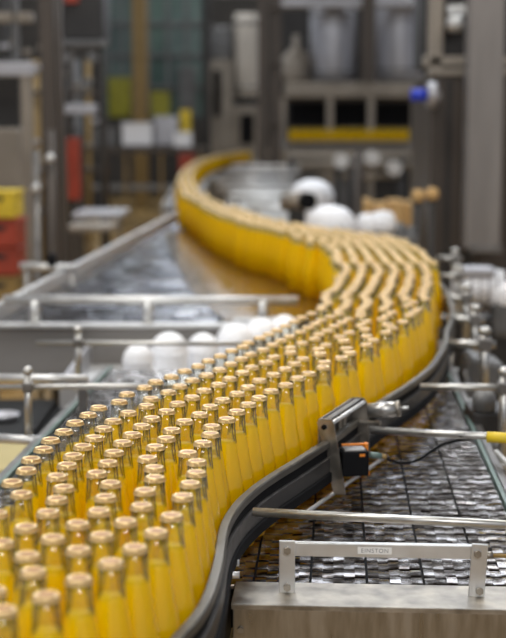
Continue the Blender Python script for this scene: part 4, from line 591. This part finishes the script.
# far filling machine
Y = 24
t = thing('filling_machine', 'large steel filling machine in the far centre, with tanks above dark openings', 'machine', (2.2, Y, 0))
B('upper_deck', 'beige', t, 286, 82, 425, 98, Y, 2.2, .04)
B('roof_beam', 'mauve', t, 276, -2, 440, 7, Y-.2, .5, .03)
B('back_wall', 'dark', t, 276, 0, 440, 175, Y+2.6, .1, 0, True)
for x in (280, 327, 368, 412): B('post', 'beige', t, x, 98, x+6, 150, Y, .12, .01, True)
B('dark_window', 'black', t, 290, 103, 326, 126, Y+.5, .1, 0)
B('dark_window', 'black', t, 334, 103, 367, 126, Y+.5, .1, 0)
B('dark_window', 'black', t, 375, 103, 411, 126, Y+.5, .1, 0)
B('lower_deck', 'steel_d', t, 270, 142, 414, 149, Y-.3, 1.6, .02)
B('lower_rail', 'beige', t, 262, 150, 416, 155, Y-1.0, .1, .01)
B('lower_rail', 'steel_w', t, 250, 161, 420, 165, Y-1.6, .1, .01)
B('base_block', 'grey', t, 276, 149, 350, 172, Y+.2, 1.0, .02, True)
B('base_block', 'dark', t, 352, 149, 412, 200, Y+.2, 1.0, .02, True)  # dark block painting the shade under the machine
def tank(px0, px1, py0, py1, Y, m, name, lab, group=None):
    a = pt(px0, py0, Y); b = pt(px1, py1, Y); r = (b.x-a.x)/2; h = a.z-b.z
    t = thing(name, lab, 'tank', ((a.x+b.x)/2, Y+r, b.z), group)
    cc = ((a.x+b.x)/2, Y+r, b.z)
    obj('shell', one(lathe, [(0, 0), (r*.7, .0), (r*.97, h*.05), (r, h*.10), (r, h*.93), (r*.94, h), (0, h)], cc, 40), m, t)
    for k in (.12, .88): obj('band', one(lathe, [(r*1.0, h*k), (r*1.03, h*k), (r*1.03, h*(k+.03)), (r*1.0, h*(k+.03))], cc, 40), 'steel_d', t)
    return t
tank(311, 357, 6, 82, Y+.3, 'mauve', 'steel_tank', 'left of the two big pale steel tanks on the far filling machine', 'steel tanks on the filling machine')
tank(377, 426, -12, 82, Y+.3, 'mauve', 'steel_tank', 'right of the two big pale steel tanks on the far filling machine', 'steel tanks on the filling machine')
t = thing('pressure_vessel', 'rusty-pink small vessel left of the big tanks on the far machine', 'vessel', tuple(pt(300, 82, Y)))
a = pt(296, 82, Y+.6)
obj('body', one(lathe, [(0, 0), (.22, 0), (.24, .05), (.24, .42), (.12, .55), (.06, .6), (.06, .8), (0, .8)], tuple(a), 28), 'beige', t)
# bottles lined up on it
seg = []
a = pt(291, 141.5, 23.4); b = pt(408, 141.5, 23.4); n = 32
bm = bmesh.new(); simple_bottle(bm, 0, 0, 0, True)
meb = bpy.data.meshes.new('row_bottle'); bm.to_mesh(meb); bm.free()
for m in ('juice', 'cap', 'neck'): meb.materials.append(M[m])
for k in range(n):
    o = bpy.data.objects.new('juice_bottle', meb); C.objects.link(o); o.location = (a.x + (b.x-a.x)*k/(n-1), 23.55, a.z)
    tag(o, 'tiny blurred yellow bottle in the straight row on the far filling machine', 'bottle', 'bottles lined up on the far filling machine')
t = thing('bottle_shelf', 'narrow steel shelf under the straight row of yellow bottles on the far machine', 'shelf', (2.0, 23.55, a.z))
obj('board', one(box, ((a.x+b.x)/2, 23.55, a.z-.02), (b.x-a.x+.1, .22, .036)), 'steel_d', t)
obj('bracket', one(box, ((a.x+b.x)/2, 23.85, a.z-.02), (.2, .5, .03)), 'steel_d', t)

# left centre machine with dark slot, cylinder, posts
Y = 31
t = thing('capping_machine', 'beige machine body with a tall dark slot, left of the far centre', 'machine', (-.7, Y, 0))
B('body', 'beige', t, 203, 60, 233, 152, Y, .8, .02, True)
B('dark_slot', 'black', t, 213, 70, 221, 116, Y-.02, .04, .008)
B('base_box', 'beige', t, 233, 106, 262, 152, Y+.05, .8, .02, True)
B('arched_opening', 'black', t, 240, 114, 254, 144, Y+.03, .04, .02)
B('collar', 'dark', t, 233, 99, 260, 106, Y+.1, .5, .01)
tank(234, 260, 13, 99, Y+.1, 'pale_tank', 'tall_cylinder', 'tall narrow pale cylinder on the beige machine', None)
tank(210, 234, 26, 60, Y+.1, 'grey', 'short_cylinder', 'short blue-grey cylinder on top of the slotted beige machine', None)
t = thing('twin_post', 'pair of tall dark steel posts rising beside the narrow cylinder', 'post', (.1, 19, 0))
B('post', 'brown', t, 258, -40, 267, 160, 19, .12, .01, True); B('post', 'brown', t, 270, -40, 281, 160, 19.1, .12, .01, True)
for y in (5, 60, 120): B('brace', 'brown', t, 258, y, 281, y+4, 19.02, .1, .005)
tag(B('steel_post', 'brown', None, 363, -40, 375, 82, 23.63, .16, .01), 'dark post between the two big tanks', 'post')

# crossing conveyor inside the bend
t = thing('transfer_table', 'pale steel transfer table with several parallel rails inside the bend of the queue', 'table', (.2, 11, 0))
obj('top', one(box, (.20, 12.9, .985), (.90, 6.6, .03), None, .01), 'steel', t)
for k, (py, px0, px1, Y) in enumerate(((166, 232, 305, 17.5), (172, 225, 300, 15.5), (181, 214, 296, 13.8), (189, 218, 300, 12.4), (197, 226, 306, 11.2), (207, 246, 312, 10.2))):
    p = pt(px0, py, Y); q = pt(px1, py, Y); obj('cross_rail', one(tube, p, q, .022, 12), 'steel_l', t)
    for w in (.15, .85):
        s_ = p.lerp(q, w); obj('rail_post', one(tube, (s_.x, Y, .99), (s_.x, Y, s_.z), .014, 10), 'steel_d', t)
for x, y in ((-.1, 10), (.55, 10), (-.1, 15.8), (.55, 15.8)): obj('leg', one(box, (x, y, .485), (.07, .07, .97)), 'steel_d', t)
t = thing('side_motor', 'pale olive motor with a black round end, behind the bend of the queue', 'motor', tuple(pt(300, 215, 8.2)))
c = pt(307, 201, 8.4)
obj('body', one(tube, c + Vector((-.13, .1, -.01)), c + Vector((-.01, .01, 0)), .055, 24), 'beige', t)
obj('black_end', one(tube, c + Vector((-.01, 0, 0)), c + Vector((.012, -.05, 0)), .052, 24), 'black', t)
obj('stand', one(box, (c.x-.06, 8.46, (c.z-.05)/2), (.10, .10, c.z-.05)), 'dark', t)
for px, py, Y, r, lab in ((331, 205, 7.6, .135, 'largest white dome behind the line of caps, right of the black motor end'),
                          (312, 179, 9.6, .15, 'white dome further back, above the black motor end')):
    dome(px, py, Y, r, .2, lab, 'large white domes behind the bend', sq=.75, z0=.75)
    c = pt(px, py, Y); tag(obj('pedestal', one(box, (c.x, Y, .374), (.2, .2, .748), None, .01), 'dark'), 'dark pedestal under the ' + ('largest' if Y < 9 else 'farther') + ' white dome behind the line of caps', 'pedestal')
t = thing('valve_cluster', 'grey-white lumpy valve block behind the crest of caps, right of the largest dome', 'valve', tuple(pt(378, 232, 8)))
c = pt(378, 222, 8.0)
for dx, dz, r in ((-.06, 0, .07), (.03, .01, .075), (.12, -.04, .05), (.20, -.06, .045)):
    obj('bonnet', one(lathe, [(0, -r), (r*.8, -r), (r, -r*.5), (r, 0), (r*.7, r*.6), (0, r*.75)], (c.x+dx, 8+dx*.3, c.z+dz), 20), 'white' if dx < .1 else 'grey', t)
obj('base', one(box, (c.x+.06, 8.03, c.z-.10), (.34, .12, .06), None, .01), 'grey', t); obj('stand', one(box, (c.x+.06, 8.03, (c.z-.13)/2), (.14, .10, c.z-.13), None, .01), 'dark', t)
# cartons on the floor, posts
for k, (x0, x1, y0, m) in enumerate(((358, 371, 200, 'tan'), (373, 388, 204, 'tan'), (390, 404, 201, 'tan'), (406, 420, 203, 'tan'), (421, 437, 197, 'tan'), (300, 312, 206, 'red'))):
    t = tag(B('carton', m, None, x0, y0, x1, 262, 14.2 + .1*k, .5, .01, True), ('tan carton stack, %s of the five behind the crest of caps' % ('leftmost', 'second from left', 'middle', 'second from right', 'rightmost')[k]) if k < 5 else 'dull red carton glimpsed left of the largest white dome', 'carton', 'tall tan carton stacks' if k < 5 else None)
for px, top, lab in ((418, 196, 'left'), (432, 194, 'right')):
    c = pt(px, top, 8.0); t = thing('stanchion', 'slim dark stanchion with round tan head, %s of the pair above the crest of caps' % lab, 'post', (c.x, 8, 0), 'stanchions above the crest of caps')
    obj('pole', one(tube, (c.x, 8, 0), (c.x, 8, c.z-.03), .016, 12), 'dark', t); obj('head', one(lathe, [(0, -.04), (.03, -.03), (.04, 0), (.03, .03), (0, .04)], (c.x, 8, c.z), 16), 'tan', t)
c = pt(361, 150, 9.5); 
tag(obj('pipe_post', one(tube, (pt(359, 200, 9.5).x, 9.5, 0), (pt(359, 150, 9.5).x, 9.5, pt(359, 150, 9.5).z), .03, 12), 'brown'), 'slim grey post behind the largest white dome, under the far bottle row', 'post')
# machinery silhouettes under the far row
t = thing('pipe_manifold', 'grey pipe manifold with round flanges below the straight row of far bottles', 'pipes', (1.3, 17, 0))
for py, px0, px1, r in ((156, 285, 415, .035), (165, 300, 420, .045), (176, 318, 402, .03)):
    obj('pipe', one(tube, pt(px0, py, 17), pt(px1, py, 17), r, 12), 'beige', t)
for px, py in ((341, 161), (394, 168), (372, 158)):
    c = pt(px, py, 16.9); obj('flange', one(tube, c + Vector((0, -.05, 0)), c + Vector((0, .05, 0)), .09, 20), 'steel_l', t)
for px in (292, 338, 352, 402): obj('stand', one(tube, (pt(px, 150, 17).x, 17, 0), (pt(px, 150, 17).x, 17, pt(px, 158, 17).z), .045, 10), 'dark', t)

# ------------------------------------------------------------------ left background
Y = 24
t = thing('work_bench', 'long dark brown bench top across the left background', 'bench', (-1.2, Y, 0))
B('top', 'brown', t, 84, 147, 206, 153, Y, .9, .01)
for px in (88, 124, 160, 200): B('leg', 'ochre', t, px, 153, px+3, 200, Y+.05, .06, 0, True)
B('shelf', 'steel_d', t, 88, 186, 204, 190, Y+.1, .7, .01)
def bin_(lab, m, x0, y0, x1, y1, Y, cat='bin', name='plastic_bin', z0=None):
    r = rect(x0, y0, x1, y1, Y); t = thing(name, lab, cat, ((r[0]+r[1])/2, Y+.2, r[2]))
    w, h = r[1]-r[0], r[3]-r[2]
    bm = bmesh.new(); bxr(bm, r, Y, w*.6, min(w, h)*.10); obj('body', bm, m, t)
    bm = bmesh.new(); box(bm, ((r[0]+r[1])/2, Y+w*.3, r[3]+h*.03), (w*1.06, w*.66, h*.07), None, .004); obj('rim', bm, m, t)
    return t
bin_('wide white lidded tub on the dark brown bench', 'white', 122, 124, 152, 146, 24.1)
bin_('grey-white box beside the white tub on the bench', 'mauve', 154, 118, 178, 146, 24.3)
bin_('small orange-yellow box near the right end of the bench', 'yellow', 180, 112, 191, 146, 24.5)
bin_('pale pink-white tub at the right end of the bench', 'white', 174, 133, 192, 147, 24.05)
bin_('grey box at the left end of the bench', 'grey', 92, 128, 116, 146, 24.2)
t = thing('rack', 'dark storage rack standing behind the bench', 'rack', (-3.5, 30, 0))
for px in (104, 138, 174, 202): B('upright', 'dark', t, px, 60, px+3, 200, 30, .08, 0, True)
B('shelf', 'dark', t, 104, 118, 205, 121, 30, .8, 0)
B('shelf', 'dark', t, 104, 150, 205, 153, 30, .8, 0)
bin_('tall olive-yellow bin on the rack behind the bench', 'olive', 108, 80, 131, 117.6, 30.05)
bin_('smaller olive-yellow bin on the rack, right of the tall one', 'olive', 150, 93, 170, 117.6, 30.05)
bin_('blue-grey crate on the rack shelf by its right end', 'grey', 179, 70, 196, 117.6, 30.05)
B('rear_panel', 'dark', thing('partition', 'dull grey partition wall behind the left machinery', 'partition', (-5.2, 28, 0)), -60, 60, 104, 200, 28, .1, 0, True)
t = thing('red_rack', 'upright red frame in the left background beside the bench', 'frame', (-1.9, 12.5, 0))
B('panel', 'red', t, 66, 138, 80, 200, 12.5, .1, .01)
B('post', 'ochre', t, 52, 130, 58, 250, 12.4, .1, .01, True); B('post', 'brown', t, 60, 135, 66, 250, 12.6, .1, .01, True); B('post', 'brown', t, 80, 135, 84, 250, 12.6, .1, .01, True)
t = bin_('dark red bin below the bench end, behind the bend of yellow bottles', 'red', 179, 155, 194, 178, 22)
obj('stand', one(box, (pt(187, 178, 22).x, 22.1, pt(187, 178, 22).z/2-.01), (.14, .1, pt(187, 178, 22).z-.02)), 'dark', t)
# crates
for k in range(7):
    z0 = k*.185; x = pt(-5, 240, 9).x
    m = ('tan', 'red', 'red', 'ochre', 'red', 'red', 'yellow')[k]
    t = thing('bottle_crate', ('bottom', 'second from bottom', 'third from bottom', 'middle ochre', 'red third from top', 'red second from top', 'yellow topmost')[k] + ' crate of the stack at the left edge', 'crate', (x, 9.2, z0), 'crate stack at the left edge')
    dx = random.uniform(-.012, .012)
    bm = bmesh.new(); box(bm, (x+dx, 9.2, z0+.09), (.26, .36, .174), None, .012); obj('body', bm, m, t)
    bm = bmesh.new(); box(bm, (x+dx, 9.015, z0+.125), (.11, .012, .03), None, .004); obj('handle_slot', bm, 'dark', t)
    bm = bmesh.new(); box(bm, (x+dx, 9.2, z0+.168), (.28, .38, .02), None, .005); obj('rim', bm, m, t)
# left machine frames
t = thing('left_machine_frame', 'beige portal frame with pale crossbeam at the left edge', 'frame', (-1.5, 10.5, 0))
B('crossbeam', 'mauve', t, -40, 62, 34, 76, 10.5, .12, .01); B('leg', 'beige', t, 20, 76, 33, 200, 10.5, .12, .01, True)
B('upper_beam', 'beige', t, -40, 12, 32, 22, 10.6, .12, .01); B('post', 'grey', t, 10, -30, 18, 62, 10.6, .1, .01); B('panel', 'dark', t, -40, 76, 20, 128, 11, .05, 0); B('base', 'beige', t, -40, 128, 20, 160, 10.8, .4, .02, True)
t = thing('slanted_posts', 'pair of brown steel posts leaning slightly, left background', 'post', (-1.2, 8.6, 0))
for (x0, x1, m) in ((38, 52, 'brown'), (54, 59, 'brown')):
    a = pt(x0, -20, 8.6); b = pt(x0+9, 250, 8.6); w = (x1-x0)/1400*8.6
    bm = bmesh.new(); vs = [bm.verts.new((p_.x+dx, 8.6+dy, p_.z)) for p_ in (Vector((b.x + (b.x-a.x)*.6, 0, 0)), a) for dx, dy in ((0, 0), (w, 0), (w, .08), (0, .08))]
    for f in ((3, 2, 1, 0), (4, 5, 6, 7), (0, 1, 5, 4), (1, 2, 6, 5), (2, 3, 7, 6), (3, 0, 4, 7)): bm.faces.new([vs[i] for i in f])
    obj('post', bm, m, t)
t = thing('pipe_rack', 'rack of mixed brown and grey upright pipes with small pale joints, far left', 'pipes', (-2.6, 14.6, 0))
rp = random.Random(3)
for k, px in enumerate((4, 12, 27, 35, 43, 61, 70, 76, 88, 97)):
    Yk = 14.6 + .25*(k % 3); top = rp.choice((-30, -20, 20, 60)); a = pt(px, top, Yk)
    m = ('dark', 'brown', 'grey', 'ochre', 'brown')[k % 5]
    pp = obj('pipe', one(tube, (a.x + rp.uniform(-.1, .1), Yk, 0), a, .03 + .012*(k % 2), 10), m, t)
    for y in (rp.uniform(40, 90), rp.uniform(110, 190)):
        c = pt(px, y, Yk-.05); obj('joint', one(box, c, (.10, .08, .05), None, .012), 'mauve' if k % 3 == 0 else 'beige', pp)
for y in (92, 168, 210):
    a = pt(0, y, 14.5); b = pt(100, y+2, 14.5); obj('cross_pipe', one(tube, a, b, .03, 10), 'brown', t)
t = thing('overhead_rack', 'dark overhead machine with pale round lamps, upper left', 'machine', (-1.6, 13, 0))
B('body', 'dark', t, 62, -30, 104, 40, 13, .6, .02); B('beam', 'grey', t, 60, 40, 106, 46, 12.9, .2, .01)
B('post', 'dark', t, 66, 46, 70, 150, 13.1, .08, 0, True); B('post', 'dark', t, 98, 46, 103, 150, 13.1, .08, 0, True)
for px, py in ((64, 57), (92, 57), (86, 84)):
    c = pt(px, py, 12.9); obj('dial', one(tube, c + Vector((0, -.02, 0)), c + Vector((0, .06, 0)), .045, 20), 'grey', t)
B('tray', 'mauve', t, 64, 104, 96, 114, 12.9, .3, .01); B('red_light', 'red', t, 64, -4, 78, 3, 12.95, .1, .01)
# steel pipes with shiny knobs, left middle
for k, (px, top, bot, r, m, lab) in enumerate(((36, 150, 262, .018, 'steel_d', 'slim steel pipe with a shiny round joint, left middle'), (50, 130, 262, .022, 'brown', 'brown pipe with a shiny round joint, just right of the slim steel pipe'))):
    c = pt(px, top, 7.6); t = thing('pipe_stand', lab, 'pipe', (c.x, 7.6, 0), 'pipe stands at the left')
    obj('pipe', one(tube, (c.x, 7.6, 0), (c.x, 7.6, c.z), r, 12), m, t)
    c2 = pt(px, 158 if k else 188, 7.55); obj('joint', one(lathe, [(0, -.028), (.02, -.02), (.028, 0), (.02, .02), (0, .028)], tuple(c2), 16), 'steel_l', t)
t = thing('side_table', 'pale steel side table at the far left conveyor edge', 'table', (-1.2, 10.6, 0))
B('top', 'mauve', t, 72, 213, 122, 219, 10.4, .7, .01); B('lower_tray', 'beige', t, 66, 226, 112, 232, 9.8, .5, .01)
for px in (74, 118): B('leg', 'steel_d', t, px, 219, px+3, 250, 10.45, .04, 0, True)
t = thing('low_rail', 'light horizontal rail with a black knob at left, beside the crates', 'rail', (-1.2, 6.2, 0))
p = pt(20, 266, 6.2); q = pt(78, 268, 6.2)
obj('tube', one(tube, p, q, .016, 12), 'steel_l', t); obj('knob', one(tube, (pt(52, 262, 6.2).x, 6.2, pt(52, 262, 6.2).z-.02), (pt(52, 262, 6.2).x, 6.2, pt(52, 258, 6.2).z+.02), .022, 12), 'black', t)
for px in (26, 72): obj('post', one(tube, (pt(px, 266, 6.2).x, 6.2, 0), (pt(px, 266, 6.2).x, 6.2, p.z), .012, 10), 'steel_d', t)

# ------------------------------------------------------------------ light
def area(name, loc, size, power, col, rot=(0, 0, 0), sy=None):
    l = bpy.data.lights.new(name, 'AREA'); l.energy = power; l.color = col; l.size = size
    if sy: l.shape = 'RECTANGLE'; l.size_y = sy
    o = bpy.data.objects.new(name, l); C.objects.link(o); o.location = loc; o.rotation_euler = rot; return o
area('ceiling_or_fill_lamp', (-1.5, 3.5, 6.5), 2.5, 210, (1, .97, .92), sy=3)
area('ceiling_or_fill_lamp', (3.5, 5.5, 6.5), 2.0, 160, (1, .97, .92), sy=3)
area('ceiling_or_fill_lamp', (-4.5, 1.0, 6.0), 2.0, 160, (1, .98, .95), sy=2)
for x in (-6, -1, 4.5):
    for y in (10.5, 16.5, 23, 30): area('ceiling_or_fill_lamp', (x, y, 7.6), 1.2, 100, (.93, .96, 1), sy=1.6)
area('ceiling_or_fill_lamp', (.5, -2.5, 4.6), 2.6, 150, (1, .98, .95), (math.radians(38), 0, 0), sy=1.6)  # added fill light behind the camera, brightens the faces turned to it
area('skylight', (1.5, 12.0, 7.4), 5, 260, (.84, .90, 1), (math.radians(-38), 0, 0), sy=2.2)
w = bpy.data.worlds.new('world'); SC.world = w; w.use_nodes = True
w.node_tree.nodes['Background'].inputs[0].default_value = (.80, .86, 1, 1); w.node_tree.nodes['Background'].inputs[1].default_value = .42
SC.view_settings.view_transform = 'Standard'; SC.view_settings.look = 'None'; SC.view_settings.gamma = 1; SC.view_settings.use_curve_mapping = False
SC.view_settings.exposure = 0.0
SC.cycles.transparent_max_bounces = 40; SC.cycles.max_bounces = 14; SC.cycles.diffuse_bounces = 8; SC.cycles.transmission_bounces = 8; SC.cycles.glossy_bounces = 5
SC.cycles.sample_clamp_indirect = 6
